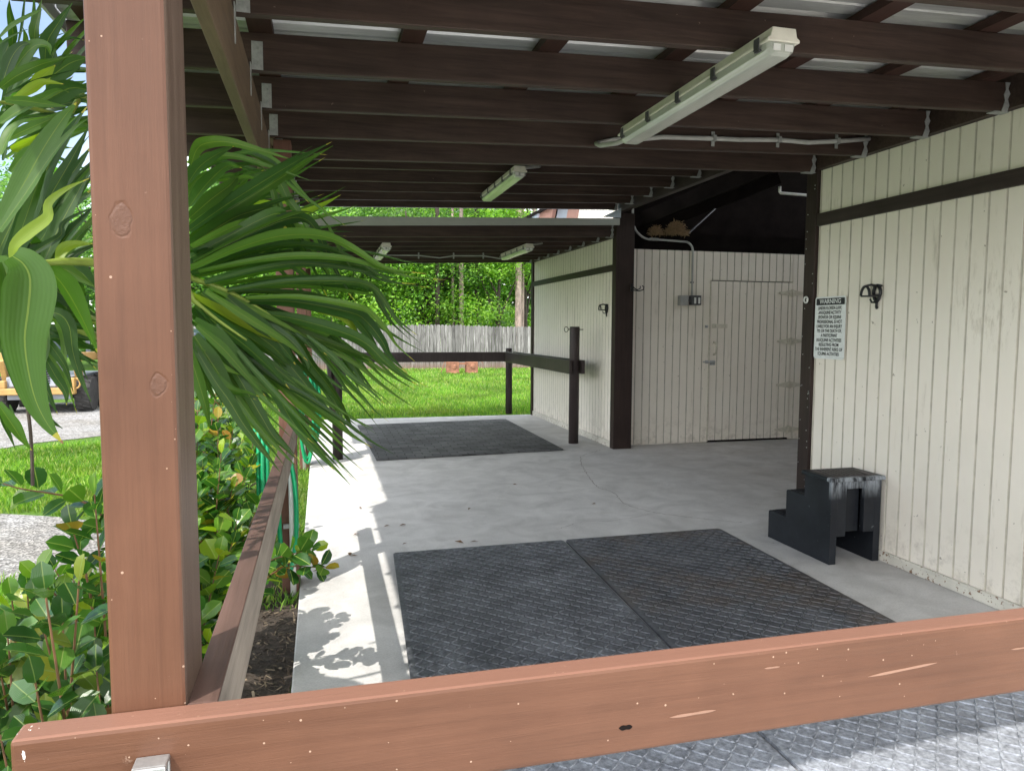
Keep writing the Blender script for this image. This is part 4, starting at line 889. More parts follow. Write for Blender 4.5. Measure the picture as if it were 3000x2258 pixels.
b = MB(); b.tube([(3.83, 8.65, 2.1), (3.85, 8.62, 2.06), (3.87, 8.58, 2.04), (3.90, 8.56, 2.05), (3.905, 8.56, 2.085)], .007); b.tube([(3.83, 8.65, 2.04), (3.9, 8.58, 2.025), (3.945, 8.56, 2.04), (3.955, 8.56, 2.075), (3.93, 8.56, 2.09)], .007); b.box(3.815, 3.84, 8.64, 8.66, 2.02, 2.12)
tag(b.build('coat_hook', M['black'], smooth=True), 'black double coat hook on the dark post at the aisle corner', 'hook')
sw = thing('light_switch', (4.84, 8.88, 1.93), 'dark grey outdoor switch box at the end of the wall conduit', 'switch')
b = MB(); b.box(4.765, 4.915, 8.83, 8.9, 1.865, 1.995); b.build('box', M['boxdark'], sw, bevel=.008)
for x in (4.82, 4.88):
    b = MB(); b.box(x - .014, x + .014, 8.822, 8.831, 1.885, 1.965); b.build('toggle', M['pvc'], sw, bevel=.003)
b = MB(); b.box(4.6, 4.718, 8.82, 8.899, 1.86, 1.99); b.box(4.612, 4.706, 8.815, 8.821, 1.872, 1.978)
jb = tag(b.build('junction_box', M['boxgrey'], bevel=.006), 'light grey square junction box left of the dark switch', 'electrical box')
b = MB(); b.tube([(4.718, 8.86, 1.93), (4.765, 8.86, 1.93)], .018, 10); b.build('connector', M['boxdark'], jb)
def pipe(name, pts, r, label, cat, straps=(), m=None, vert=False):
    # round the corners
    P = [Vector(p) for p in pts]
    b = MB(); b.tube(P, r, 10); o = b.build(name, m or M['conduit'], smooth=True)
    tag(o, label, cat)
    for s_ in straps:
        b = MB(); x, y, z = s_
        b.box(x - .011, x + .011, y + r * .6, y + r * .6 + .004, z - .045, z + .045); b.box(x - .011, x + .011, y - r - .003, y + r, z - r - .004, z + r + .004)
        b.build('strap', M['steelgrey'], o)
    return o
def arc(c, r, a0, a1, plane='xz', n=6):
    return [(c[0] + r * math.cos(R(a0 + (a1 - a0) * k / n)), c[1], c[2] + r * math.sin(R(a0 + (a1 - a0) * k / n))) for k in range(n + 1)]
pts = [(4.797, 8.88, 1.99), (4.797, 8.88, 2.55)] + arc((4.677, 8.88, 2.58), .12, 5, 90) + [(4.25, 8.88, 2.715)] + arc((4.19, 8.88, 2.975), .265, 262, 182, n=8) + [(3.918, 8.86, 3.12), (3.90, 8.80, 3.25)]
cw = pipe('wall_conduit', pts, .0135, 'grey bent conduit running up the aisle wall from the switch', 'conduit')
b = MB(); b.tube([(4.17, 8.88, 2.716), (4.29, 8.88, 2.716)], .02, 10); b.build('coupling', M['steelgrey'], cw)
b = MB(); b.box(4.775, 4.82, 8.872, 8.897, 2.16, 2.175); b.build('strap', M['boxdark'], cw)
pipe('white_pipe', [(5.482, 8.0, 3.30), (5.484, 8.0, 3.235), (5.50, 8.0, 3.222), (6.4, 8.0, 3.2)], .018, 'white plastic pipe hanging high in the dark barn aisle', 'pipe', m=M['pvc'])

# ------------------------------------------------------------------ tube lights
def tube_light(x, y0, y1, z, label, cap=True):
    """z: underside; fixture runs along y"""
    t = thing('tube_light', (x, (y0 + y1) / 2, z + .1), label, 'tube light', 'weatherproof tube lights under the roofs')
    b = MB(); W = .068
    b.prism([(x - W, z + .045), (x + W, z + .045), (x + W, z + .056), (x + W * .82, z + .064), (x + W * .72, z + .096), (x - W * .72, z + .096), (x - W * .82, z + .064), (x - W, z + .056)], 'y', y0 - .008, y1 + .008)
    b.build('housing', M['housing'], t, bevel=.004)
    b = MB(); pr = [(x - W * .92, z + .044), (x - W * .86, z + .02), (x - W * .58, z + .002), (x - W * .4, z), (x + W * .4, z), (x + W * .58, z + .002), (x + W * .86, z + .02), (x + W * .92, z + .044)]
    sh = lambda k: [(x + (p[0] - x) * k, z + .044 + (p[1] - z - .044) * k) for p in pr]
    rows_ = [(y0, .8), (y0 + .02, .97), (y0 + .035, 1), (y1 - .035, 1), (y1 - .02, .97), (y1, .8)]
    for i in range(len(rows_) - 1):
        a = [(p[0], rows_[i][0], p[1]) for p in sh(rows_[i][1])]; c = [(p[0], rows_[i + 1][0], p[1]) for p in sh(rows_[i + 1][1])]
        for k in range(7): b.poly([a[k], a[k + 1], c[k + 1], c[k]])
    b.poly([(p[0], y0, p[1]) for p in sh(.8)]); b.poly([(p[0], y1, p[1]) for p in sh(.8)])
    b.build('diffuser', M['diffuser'], t)
    b = MB(); b.box(x - W * .6, x - W * .15, y0 - .004, y0 - .001, z + .014, z + .038); b.box(x + W * .1, x + W * .6, y0 - .004, y0 - .001, z + .014, z + .038); b.build('end_cap', M['pvc'], t, bevel=.001)
    for k in range(5):
        y = y0 + .06 + (y1 - y0 - .12) * k / 4
        for s_ in (-1, 1):
            b = MB(); xa = x + s_ * (W + .002)
            b.box(min(xa, xa + s_ * .004), max(xa, xa + s_ * .004), y - .016, y + .016, z + .03, z + .072)
            b.box(min(xa - s_ * .02, xa), max(xa - s_ * .02, xa), y - .016, y + .016, z + .024, z + .03)
            b.build('clip', M['boxdark'], t)
    return t
tube_light(1.665, 2.44, 3.83, 2.56, 'largest tube light, nearest the front rail, under the near roof')
tube_light(1.70, 6.28, 7.60, 2.868, 'tube light under the raised middle roof, halfway along the walkway')
tube_light(2.69, 9.42, 10.82, 2.572, 'small far tube light under the last roof, on the barn wall side')
tube_light(.80, 9.32, 10.75, 2.51, 'small far tube light half behind the palm leaf tips')
c1 = pipe('light_conduit', [(1.66, 3.84, 2.60), (1.64, 3.95, 2.60), (1.60, 4.1, 2.62), (1.62, 4.22, 2.66), (1.75, 4.252, 2.70), (1.912, 4.252, 2.714), (2.073, 4.252, 2.737), (2.425, 4.252, 2.752), (2.603, 4.252, 2.757), (2.894, 4.252, 2.776), (3.12, 4.252, 2.774), (3.365, 4.252, 2.80), (3.59, 4.252, 2.83)], .0145, 'wavy grey conduit strapped along the rafter from the largest tube light', 'conduit', [(2.425, 4.252, 2.752), (2.894, 4.252, 2.776), (3.34, 4.252, 2.797)])
pipe('light_conduit', [(1.70, 6.28, 2.94), (1.76, 6.35, 2.965), (1.95, 6.50, 3.02)], .014, 'short grey conduit leaving the tube light under the middle roof', 'conduit')
pipe('light_conduit', [(2.69, 9.42, 2.64), (2.78, 9.5, 2.67), (2.92, 9.6, 2.70)], .013, 'short grey conduit leaving the far tube light near the barn wall', 'conduit')
pipe('light_cable', [(.80, 10.76, 2.56), (.9, 10.86, 2.60), (1.405, 10.87, 2.61), (1.714, 10.87, 2.585), (1.928, 10.87, 2.621), (2.382, 10.87, 2.634), (2.61, 10.85, 2.60), (2.69, 10.82, 2.60)], .009, 'thin grey cable strapped between the two far tube lights', 'cable', [(1.405, 10.87, 2.61), (1.928, 10.87, 2.621), (2.382, 10.87, 2.634)])

# straw nests on the beam above the aisle wall
def nest(x, y, z, r, h, n, label, seed):
    rr = random.Random(seed); b = MB()
    for k in range(n):
        a = rr.uniform(0, 2 * PI); e = rr.random() ** .6
        c = Vector((x + r * e * math.cos(a), y + r * .7 * e * math.sin(a), z + h * rr.random() * (1.05 - e * e)))
        d = Vector((rr.uniform(-1, 1), rr.uniform(-1, 1), rr.uniform(-.6, .6))).normalized() * rr.uniform(.03, .07); m_ = Vector((rr.uniform(-.02, .02), rr.uniform(-.02, .02), rr.uniform(-.02, .02)))
        b.tube([c - d, c + m_, c + d], .0028, 3, False)
    tag(b.build('straw_nest', M['straw'], fix=False), label, 'nest', 'straw nests on the aisle wall')
nest(4.575, 8.93, 2.80, .14, .16, 900, 'larger golden straw nest on top of the aisle wall', 1)
nest(4.28, 8.94, 2.79, .09, .1, 450, 'smaller brown straw nest next to the larger one', 2)

# ------------------------------------------------------------------ palm
VIEW = Vector((0, 0, 1.55))
def spline(P, n):
    """Catmull-Rom through P, n samples per span"""
    P = [Vector(p) for p in P]; Q = [P[0] * 2 - P[1]] + P + [P[-1] * 2 - P[-2]]; out = []
    for i in range(1, len(Q) - 2):
        a, b_, c, d = Q[i - 1], Q[i], Q[i + 1], Q[i + 2]
        for k in range(n):
            t = k / n
            out.append(.5 * ((2 * b_) + (c - a) * t + (2 * a - 5 * b_ + 4 * c - d) * t * t + (3 * b_ - a - 3 * c + d) * t ** 3))
    out.append(P[-1]); return out
def leaflet(b, P, w, hue, rr, face):
    S = spline(P, 4); n = len(S); i0 = len(b.v)
    tw = rr.uniform(-.3, .3); dt = rr.uniform(-.45, .45)
    for k, p in enumerate(S):
        t = k / (n - 1)
        d = (S[min(k + 1, n - 1)] - S[max(k - 1, 0)]).normalized()
        f = (face - p).normalized()
        side = d.cross(f)
        side = side.normalized() if side.length > 1e-4 else d.orthogonal().normalized()
        nr = side.cross(d).normalized()
        a = tw + dt * t
        s2 = side * math.cos(a) + nr * math.sin(a); n2 = nr * math.cos(a) - side * math.sin(a)
        pr = min(1, .5 + t * 1.7) * (1 - max(0, (t - .3) / .7) ** 1.45)
        hw = w * .56 * max(pr, .04); fold = hw * .3
        q0 = p - s2 * hw + n2 * fold; q1 = p + s2 * hw + n2 * fold
        b.v += [tuple(q0), tuple(p.lerp(q0, .5) + n2 * fold * .12), tuple(p), tuple(p.lerp(q1, .5) + n2 * fold * .12), tuple(q1)]
        b.uv += [(0, t), (.25, t), (.5, t), (.75, t), (1, t)]; b.hue += [hue] * 5
    for k in range(n - 1):
        for q in range(4):
            j = i0 + k * 5 + q; b.f.append((j, j + 1, j + 6, j + 5))
palm = thing('young_palm', (-.5, 2.25, -.05), 'young palm with long glossy leaflets spilling past the big brown post', 'palm tree')
b = MB(); b.tube([(-.50, 2.25, -.05), (-.50, 2.25, .35), (-.5, 2.25, .85), (-.5, 2.24, 1.46)], [.085, .075, .06, .04], 12); b.build('trunk', M['palmstem'], palm, smooth=True)
for key, ls in FRONDS.items():
    rr = random.Random(len(key) * 3 + 1)
    b = MB(); b.uv = []; b.hue = []
    more = []
    for (w_, h, P) in ls:
        if w_ > .055 and key == 'middle_left': continue
        ox, oy, oz = rr.uniform(-.05, .05), rr.uniform(.1, .26), rr.uniform(-.05, .05)
        more.append((w_ * rr.uniform(.55, .8), rr.choice((0, 1, 1)), [(p[0] * (1 + oy / 2.2) + ox * (i + 1) / len(P), p[1] + oy, p[2] + oz * (i + 1) / len(P)) for i, p in enumerate(P)]))
    for (w_, h, P) in list(ls):
        if key == 'upper_left' or (key == 'middle_left' and P[0][2] < 1.72): continue
        ox, oy, oz = rr.uniform(-.07, .07), rr.uniform(-.05, .12), rr.uniform(-.08, .05)
        more.append((w_ * rr.uniform(.45, .65), rr.choice((0, 0, 1, 1)), [(p[0] * (1 + oy / 2.2) + ox * (i + 1) / len(P), p[1] + oy, p[2] + oz * (i + 1) / len(P)) for i, p in enumerate(P)]))
    for rep_ in range(2):
        for (w_, h, P) in ls:
            if w_ > .055 and key == 'middle_left' or P[0][2] < 1.72 and key == 'middle_left': continue
            ox, oy, oz = rr.uniform(-.09, .09), rr.uniform(.03, .34), rr.uniform(-.09, .07); n = len(P); q = Vector(P[0]).lerp(Vector(P[-1]), 1)
            e = [Vector(p).lerp(Vector(P[0]).lerp(q, i / (n - 1)), .45) for i, p in enumerate(P)]
            more.append((w_ * rr.uniform(.36, .55), rr.choice((0, 0, 0, 1, 1)), [(p.x * (1 + oy / 2.2) + ox * (.3 + i / n), p.y + oy, p.z + oz * (.3 + i / n)) for i, p in enumerate(e)]))
    for (w_, h, P) in list(ls) + more:
        leaflet(b, P, w_, (.05, .42, .85)[h] + rr.uniform(-.08, .12), rr, VIEW + Vector((rr.uniform(-1.0, .2), 0, rr.uniform(-.1, 2.2))))
    rc = RACHIS[key]
    fr = b.build('frond', M['palm'], palm, smooth=True, fix=False)
    b = MB(); S = spline(rc, 5)
    if key != 'middle_left':
        S = spline([(-.5, 2.24, .9 if 'lower' in key else 1.05)] + ([rc[0]] if 'right' in key else [rc[0]]) + rc[1:], 5)
    n = len(S); b.tube(S, [.0105 - .008 * k / n for k in range(n)], 8)
    b.build('rachis', M['rachis'], fr, smooth=True)
b = MB(); b.tube(spline(STICK, 4), .0035, 6); b.build('dry_leaf_rib', M['bark_dark'], palm)
# extra fronds added to shade the hedge, arching away over it
def frond(base, az, L, lift, droop, n, wl, b, rr, wd=.028):
    dirx = Vector((math.cos(az), math.sin(az), 0)); P = []
    for k in range(n + 1):
        t = k / n; P.append(Vector(base) + dirx * L * t * (1 - .12 * t) + Vector((0, 0, lift * t - droop * t * t)))
    for k in range(2, n + 1):
        d = (P[k] - P[k - 1]).normalized(); side = d.cross(Vector((0, 0, 1))).normalized(); t = k / n
        ll = wl * (math.sin(PI * min(1, .18 + t * .8)) ** .7)
        for s_ in (-1, 1):
            q = P[k]; e = (side * s_ * .8 + d * .55 + Vector((0, 0, .15))).normalized()
            leaflet(b, [q, q + e * ll * .5 + Vector((0, 0, -.02)), q + e * ll + Vector((0, 0, -.35 * ll))], wd, rr.choice((.05, .15, .42)), rr, q + Vector((0, -1, 3)))
    return P
rr = random.Random(12)
for (az, L, li, dr) in ((196, 1.5, 1.25, .75), (232, 1.75, 1.0, .75), (205, 1.2, 1.45, .9)):
    b = MB(); b.uv = []; b.hue = []
    P = frond((-.5, 2.24, 1.45), R(az), L, li, dr, 19, .52, b, rr, .046)
    f = b.build('frond', M['palm'], palm, smooth=True, fix=False)
    b = MB(); b.tube(P, [.013 - .009 * i / len(P) for i in range(len(P))], 6); b.build('rachis', M['rachis'], f, smooth=True)
# a second small palm further back along the walk
def small_palm(x, y, h, nf, L, label, seed):
    t = thing('small_palm', (x, y, -.05), label, 'palm tree', None); rr = random.Random(seed)
    b = MB(); b.tube([(x, y, -.05), (x + .03, y, h * .5), (x, y, h)], [.07, .055, .04], 10); b.build('trunk', M['palmstem'], t, smooth=True)
    for k in range(nf):
        b = MB(); b.uv = []; b.hue = []
        P = frond((x, y, h), 2 * PI * k / nf + rr.uniform(-.3, .3), L * rr.uniform(.8, 1.1), rr.uniform(.3, .9), rr.uniform(.5, 1.0), 16, .34, b, rr)
        f = b.build('frond', M['palm'], t, smooth=True, fix=False)
        b = MB(); b.tube(P, [.012 - .009 * i / len(P) for i in range(len(P))], 6); b.build('rachis', M['rachis'], f)
small_palm(-2.2, 13.6, 1.9, 11, 1.3, 'small feathery palm out on the lawn beyond the hedge', 4)

# ------------------------------------------------------------------ round leaved hedge
def roundleaf(b, p, d, nrm, L, W):
    d = d.normalized(); s_ = d.cross(nrm)
    s_ = s_.normalized() if s_.length > 1e-4 else d.orthogonal().normalized()
    n = s_.cross(d).normalized(); i = len(b.v); pr = (.0, .72, 1, .82, 0)
    curl = -.12 * L
    for k in range(5):
        t = (0, .2, .5, .8, 1)[k]; c = p + d * L * t + n * curl * t * t
        if k in (0, 4): b.v.append(tuple(c)); b.uv.append((.5, t))
        else:
            h = W * .5 * pr[k]
            b.v += [tuple(c - s_ * h + n * h * .22), tuple(c), tuple(c + s_ * h + n * h * .22)]; b.uv += [(0, t), (.5, t), (1, t)]
    b.f += [(i, i + 2, i + 1), (i, i + 3, i + 2)]
    for a in (i + 1, i + 4):
        b.f += [(a, a + 1, a + 4, a + 3), (a + 1, a + 2, a + 5, a + 4)]
    b.f += [(i + 7, i + 8, i + 10), (i + 8, i + 9, i + 10)]
def shrub(x, y, r, h, ns, nl, label, seed, z0=-.05, size=.062, lean=(0, 0), stems=None, lo=.25, lm='cocoplum'):
    rr = random.Random(seed); t = thing('round_leaf_shrub', (x, y, z0), label, 'shrub', 'round leaved hedge shrubs beside the walkway')
    st = MB(); lf = MB(); lf.uv = []
    lst = list(stems or [])
    for k in range(ns):
        a = rr.uniform(0, 2 * PI); e = rr.random() ** .5
        tip = Vector((x + r * e * math.cos(a) + lean[0], y + r * e * math.sin(a) + lean[1], z0 + h * (1 - .45 * e * e) * rr.uniform(.72, 1.0)))
        base = Vector((x + rr.uniform(-.06, .06), y + rr.uniform(-.06, .06), z0))
        lst.append([base, base.lerp(tip, .5) + Vector((rr.uniform(-.05, .05), rr.uniform(-.05, .05), .08)), tip])
    for P in lst:
        S = spline(P, 8); n = len(S)
        st.tube(S, [.006 - .0045 * k / n for k in range(n)], 5, False)
        for k in range(nl):
            u = lo + (1 - lo) * (k + .5) / nl; i = min(n - 2, int(u * (n - 1))); p = S[i].lerp(S[i + 1], u * (n - 1) - i)
            d = (S[i + 1] - S[i]).normalized(); a = k * 2.4 + rr.uniform(-.4, .4); o = d.orthogonal().normalized(); c = d.cross(o)
            out = (o * math.cos(a) + c * math.sin(a) + d * .55 + Vector((0, 0, .25))).normalized()
            L = size * rr.uniform(.7, 1.2); nn = (Vector((rr.uniform(-.8, .8), rr.uniform(-1.0, .5), 1)) + d * .3).normalized()
            roundleaf(lf, p + out * .01, out, nn, L, L * rr.uniform(.66, .82))
        roundleaf(lf, S[-1], (S[-1] - S[-2]) + Vector((0, 0, .001)), Vector((rr.uniform(-1, 1), -.8, .6)).normalized(), size * .8, size * .55)
    st.build('stem', M['twig'], t, fix=False); lf.build('foliage', M[lm], t, fix=False)
    return t
shrub(-.37, 1.24, .13, .92, 26, 24, 'dark glossy shrub at the very bottom corner touching the front rail end', 10, size=.066, lo=.15, lm='cocoplum_shaded')
shrub(-.47, 1.46, .17, 1.16, 30, 21, 'shaded shrub at the bottom corner in front of the big post', 11, size=.066, lo=.2, lm='cocoplum_shaded')
shrub(-.6, 1.75, .19, 1.16, 34, 24, 'dark shrub with yellow spotted leaves left of the big post', 12, size=.066, lo=.15, lm='cocoplum_shaded')
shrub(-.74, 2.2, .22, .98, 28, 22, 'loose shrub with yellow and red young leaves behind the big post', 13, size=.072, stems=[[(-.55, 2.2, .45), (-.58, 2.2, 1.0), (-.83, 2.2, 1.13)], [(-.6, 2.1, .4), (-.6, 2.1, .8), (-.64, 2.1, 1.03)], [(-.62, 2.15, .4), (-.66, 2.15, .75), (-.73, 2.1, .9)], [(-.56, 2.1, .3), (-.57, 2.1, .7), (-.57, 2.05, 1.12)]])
shrub(-.8, 2.7, .26, .86, 26, 20, 'leafy low shrub beyond the reddish one, toward the gravel path', 20, size=.066, lo=.15)
shrub(-.44, 2.0, .16, .82, 17, 18, 'low glossy shrub close against the side rail behind the post', 14, size=.084)
shrub(-.52, 2.75, .26, 1.02, 25, 21, 'mid green shrub beside the side rail with bare stems below', 15, size=.084, lo=.35)
shrub(-.5, 3.45, .27, 1.22, 28, 23, 'bright yellow green shrub beside the side rail', 16, size=.084, lo=.25, stems=[[(-.45, 3.2, .2), (-.28, 3.1, .55), (-.05, 3.12, .62)], [(-.45, 3.2, .2), (-.22, 3.2, .5), (-.0, 3.05, .56)]])
shrub(-.6, 4.25, .3, 1.34, 30, 23, 'tall bright shrub next to the green hose', 17, size=.084)
shrub(-.8, 5.2, .34, 1.38, 30, 23, 'tall shrub further along the walkway edge', 18, size=.072)
shrub(-.95, 6.3, .36, 1.36, 30, 21, 'farthest tall shrub of the hedge row along the walkway', 19, size=.072)

# ------------------------------------------------------------------ hoses and standpipes
def loops(cx, y, ztop, hh, wx, n, r, seed, label, dx=.012):
    rr = random.Random(seed); b = MB(); P = []
    for k in range(n):
        w_ = wx * rr.uniform(.75, 1.1); h = hh * rr.uniform(.82, 1.05); ox = rr.uniform(-dx, dx); oy = (k - n / 2) * r * 2.0
        for q in range(24):
            a = 2 * PI * q / 24 + PI / 2
            P.append((cx + ox + w_ * math.cos(a), y + oy + r * 2.0 * q / 24, ztop - h / 2 + h / 2 * math.sin(a)))
    b.tube(P, r, 8); return tag(b.build('garden_hose', M['hose'], smooth=True), label, 'hose')
def yloops(x, cy, ztop, hh, wy, n, r, seed, label):
    rr = random.Random(seed); b = MB(); P = []
    for k in range(n):
        w_ = wy * rr.uniform(.7, 1.1); h = hh * rr.uniform(.85, 1.05); oz = rr.uniform(-.02, .02)
        for q in range(24):
            a = 2 * PI * q / 24 + PI / 2
            P.append((x - (k + q / 24) * r * 2.0, cy + w_ * math.cos(a), ztop + oz - h / 2 + h / 2 * math.sin(a)))
    b.tube(P, r, 8); return tag(b.build('garden_hose', M['hose'], smooth=True), label, 'hose')
yloops(-.30, 4.3, 1.0, .8, .11, 3, .012, 3, 'thick green hose coil hanging among the shrub leaves outside the rail')
loops(-.215, 4.36, .80, .68, .05, 1, .014, 5, 'single loop of green hose below the side rail beside the white pipe')
loops(-.135, 8.3, 1.12, 1.02, .085, 5, .016, 8, 'green hose coil hung on the far post behind the palm tips', .05)
def standpipe(x, y, h, label):
    b = MB(); b.tube([(x, y, -.04), (x, y, h)], .017, 12); b.tube([(x, y, h - .01), (x, y - .02, h + .02), (x, y - .07, h + .015)], .014, 8)
    o = tag(b.build('standpipe', M['pvc'], smooth=True), label, 'pipe')
    b = MB(); b.box(x - .05, x + .04, y - .002, y + .02, h * .45, h * .45 + .025); b.build('strap', M['galv'], o)
standpipe(-.185, 4.40, .82, 'white plastic water pipe on the post below the side rail')
standpipe(-.21, 8.37, 1.0, 'white plastic water pipe on the far post with the green hose coil')

# ------------------------------------------------------------------ small litter
LV = [(.296, 6.273), (.228, 5.47), (.163, 4.994), (.191, 4.948), (-.049, 4.693), (.554, 5.15), (.939, 5.09), (1.05, 5.08), (.593, 5.644), (.468, 5.644), (1.827, 6.873), (1.201, 6.03), (2.302, 5.938)]
rr = random.Random(21)
for k, (x, y) in enumerate(LV):
    s_ = rr.uniform(.018, .04); a = rr.uniform(0, PI); b = MB()
    u = Vector((math.cos(a), math.sin(a), 0)); v_ = Vector((-u.y, u.x, 0)); p = Vector((x, y, .006))
    lift = rr.uniform(.004, .012); ps = [p - u * s_, p - v_ * s_ * .4 + Vector((0, 0, lift)), p + u * s_, p + v_ * s_ * .4 + Vector((0, 0, lift * .6))]
    b.hexa(ps, [q + Vector((0, 0, .0015)) for q in ps])
    tag(b.build('fallen_leaf', M['dryleaf']), 'small dry brown leaf lying on the pale concrete', 'leaf', 'dry leaves on the concrete')

# ------------------------------------------------------------------ grass and mulch
def blades(name, n, area, h, wd, seed, z=-.06, m='blade', keep=None):
    rr = random.Random(seed); b = MB(); x0, x1, y0, y1 = area; k = 0
    while k < n:
        x = rr.uniform(x0, x1); y = rr.uniform(y0, y1)
        if keep and not keep(x, y): continue
        k += 1; hh = h * rr.uniform(.5, 1.25); a = rr.uniform(0, 2 * PI); lx, ly = rr.uniform(-.6, .6) * hh, rr.uniform(-.6, .6) * hh
        dx, dy = math.cos(a) * wd / 2, math.sin(a) * wd / 2; i = len(b.v)
        b.v += [(x - dx, y - dy, z), (x + dx, y + dy, z), (x + lx * .4 + dx * .7, y + ly * .4 + dy * .7, z + hh * .6), (x + lx, y + ly, z + hh)]
        b.f += [(i, i + 1, i + 2), (i, i + 2, i + 3)]
    o = b.build(name, M[m], fix=False); return tag(o, kind='stuff')
blades('lawn_grass', 34000, (-2, 9, 12.7, 19), .075, .014, 1, keep=lambda x, y: x < .27 * y + 1.2)
blades('lawn_grass', 30000, (-3, 10.5, 19, 28), .085, .026, 2)
def leftlawn(x, y):
    return y < 10.2 + .55 * max(0, x + 4.6) + .12 * math.sin(x * 5) and y > 6.95 - .2 * max(0, x + 2.6) + .1 * math.sin(x * 7) and x < -.16 * y
blades('lawn_grass', 30000, (-6, -1.0, 6.6, 12.5), .07, .012, 3, keep=leftlawn)
blades('lawn_grass', 9000, (-3.2, -.5, 2.0, 5.2), .06, .009, 4, keep=lambda x, y: x < -.75 - .12 * y + .2 * math.sin(y * 3))
blades('edge_grass', 1500, (-.5, -.16, 4.2, 8.3), .06, .008, 5, z=-.05, keep=lambda x, y: rnd.random() < .4 + .4 * math.sin(y * 9))
blades('lawn_grass', 12000, (-2.4, -.17, 4.8, 12.7), .06, .011, 7, keep=lambda x, y: y > 7.1 or x > -.5)
blades('edge_grass', 2600, (-1, 3.9, 12.6, 12.85), .05, .01, 6)
b = MB(); rr = random.Random(9)
for k in range(5200):
    x = rr.uniform(-1.1, -.15); y = rr.uniform(.4, 4.6)
    if x < -.62 and rr.random() < .6: continue
    p = Vector((x, y, -.044 + rr.random() * .014)); d = Vector((rr.uniform(-1, 1), rr.uniform(-1, 1), rr.uniform(-.25, .25))).normalized(); s_ = d.cross(Vector((rr.uniform(-.3, .3), rr.uniform(-.3, .3), 1))).normalized()
    L = rr.uniform(.008, .024); w_ = rr.uniform(.002, .006)
    b.poly([p - d * L - s_ * w_, p + d * L - s_ * w_, p + d * L + s_ * w_, p - d * L + s_ * w_])
tag(b.build('mulch', M['chip'], fix=False), kind='stuff')

# ------------------------------------------------------------------ fence, rusted weights, shed
fe = thing('picket_fence', (3, 28.1, 0), 'tall weathered grey picket fence across the back of the lawn', 'fence')
b = MB(); rr = random.Random(31); x = -5.0
while x < 13:
    w_ = .138; z1 = 1.60 + .07 * math.exp(-((x - 4) / 2.5) ** 2) + rr.uniform(-.015, .015); y = 28.2 - .02 * x * 0 + rr.uniform(-.006, .006)
    b.prism([(x, -.1), (x + w_, -.1), (x + w_, z1 - .05), (x + w_ * .75, z1), (x + w_ * .25, z1), (x, z1 - .05)], 'y', y, y + .018)
    x += w_ + rr.uniform(.004, .012)
b.build('pickets', M['picket'], fe)
for z in (.3, 1.25):
    b = MB(); b.box(-5, 13, 28.225, 28.27, z, z + .09); b.build('rail', M['greywood'], fe)
for k in range(8):
    b = MB(); b.box(-4.8 + k * 2.4, -4.7 + k * 2.4, 28.272, 28.37, -.1, 1.55); b.build('post', M['greywood'], fe)
rw = thing('rusted_weights', (4.76, 25.2, 0), 'pair of rusted square steel weights joined by a bar on the lawn', 'weights')
for (x0, x1) in ((4.215, 4.625), (4.895, 5.30)):
    b = MB(); b.box(x0, x1, 25.05, 25.4, -.03, .36)
    b.box(x0 - .01, x1 + .01, 25.03, 25.06, -.03, .02); b.box(x0 + .1, x0 + .17, 25.02, 25.06, -.05, -.01); b.box(x1 - .17, x1 - .1, 25.02, 25.06, -.05, -.01)
    p_ = b.build('weight_plate', M['rust'], rw, bevel=.012)
    b = MB(); b.lathe([(.09, 0), (.075, -.02), (.03, -.025)], ((x0 + x1) / 2 + .03, 25.05, .2), 'y', 18); b.build('boss', M['rust'], p_)
b = MB(); b.box(4.626, 4.894, 25.15, 25.25, .26, .33); b.build('bar', M['rust'], rw)
b = MB(); b.tube([(4.0, 25.1, .0), (4.12, 25.1, .35), (4.3, 25.1, .55), (4.7, 25.1, .52), (5.0, 25.1, .58), (5.3, 25.1, .50), (5.5, 25.1, .3)], .012, 6); b.build('rod', M['rust'], rw)
sh = thing('shed', (4.3, 44, 0), 'low white roofed shed half hidden behind the picket fence', 'shed')
b = MB(); b.box(3.2, 7.2, 43.5, 47, 0, 1.75); b.build('wall', M['shedwhite'], sh)
b = MB(); b.prism([(2.9, 1.75), (7.5, 1.75), (5.2, 2.95)], 'y', 43.2, 47.2); b.build('roof', M['shedwhite'], sh)

# ------------------------------------------------------------------ trees
def leafmass(b, c, rad, ncl, per, size, rr, shell=.55, sp=.5):
    c = Vector(c); rx, ry, rz = rad
    for k in range(ncl):
        d = Vector((rr.gauss(0, 1), rr.gauss(0, 1), rr.gauss(0, 1))).normalized(); e = shell + (1.05 - shell) * rr.random() ** .7
        q = c + Vector((d.x * rx, d.y * ry, d.z * rz)) * e
        s0 = sp * rr.uniform(.6, 1.5)
        for j in range(per):
            p = q + Vector((rr.gauss(0, s0), rr.gauss(0, s0), rr.gauss(0, s0 * .55)))
            n = Vector((rr.gauss(0, .55) - .3, rr.gauss(0, .55) - .45, .9)).normalized(); u = n.orthogonal().normalized(); a = rr.uniform(0, 2 * PI)
            u = u * math.cos(a) + n.cross(u) * math.sin(a); v_ = n.cross(u); s_ = size * rr.uniform(.6, 1.3)
            i = len(b.v); b.v += [tuple(p - u * s_), tuple(p - v_ * s_ * .45 + n * s_ * .12), tuple(p + u * s_), tuple(p + v_ * s_ * .45 + n * s_ * .12)]
            b.f.append((i, i + 1, i + 2, i + 3))
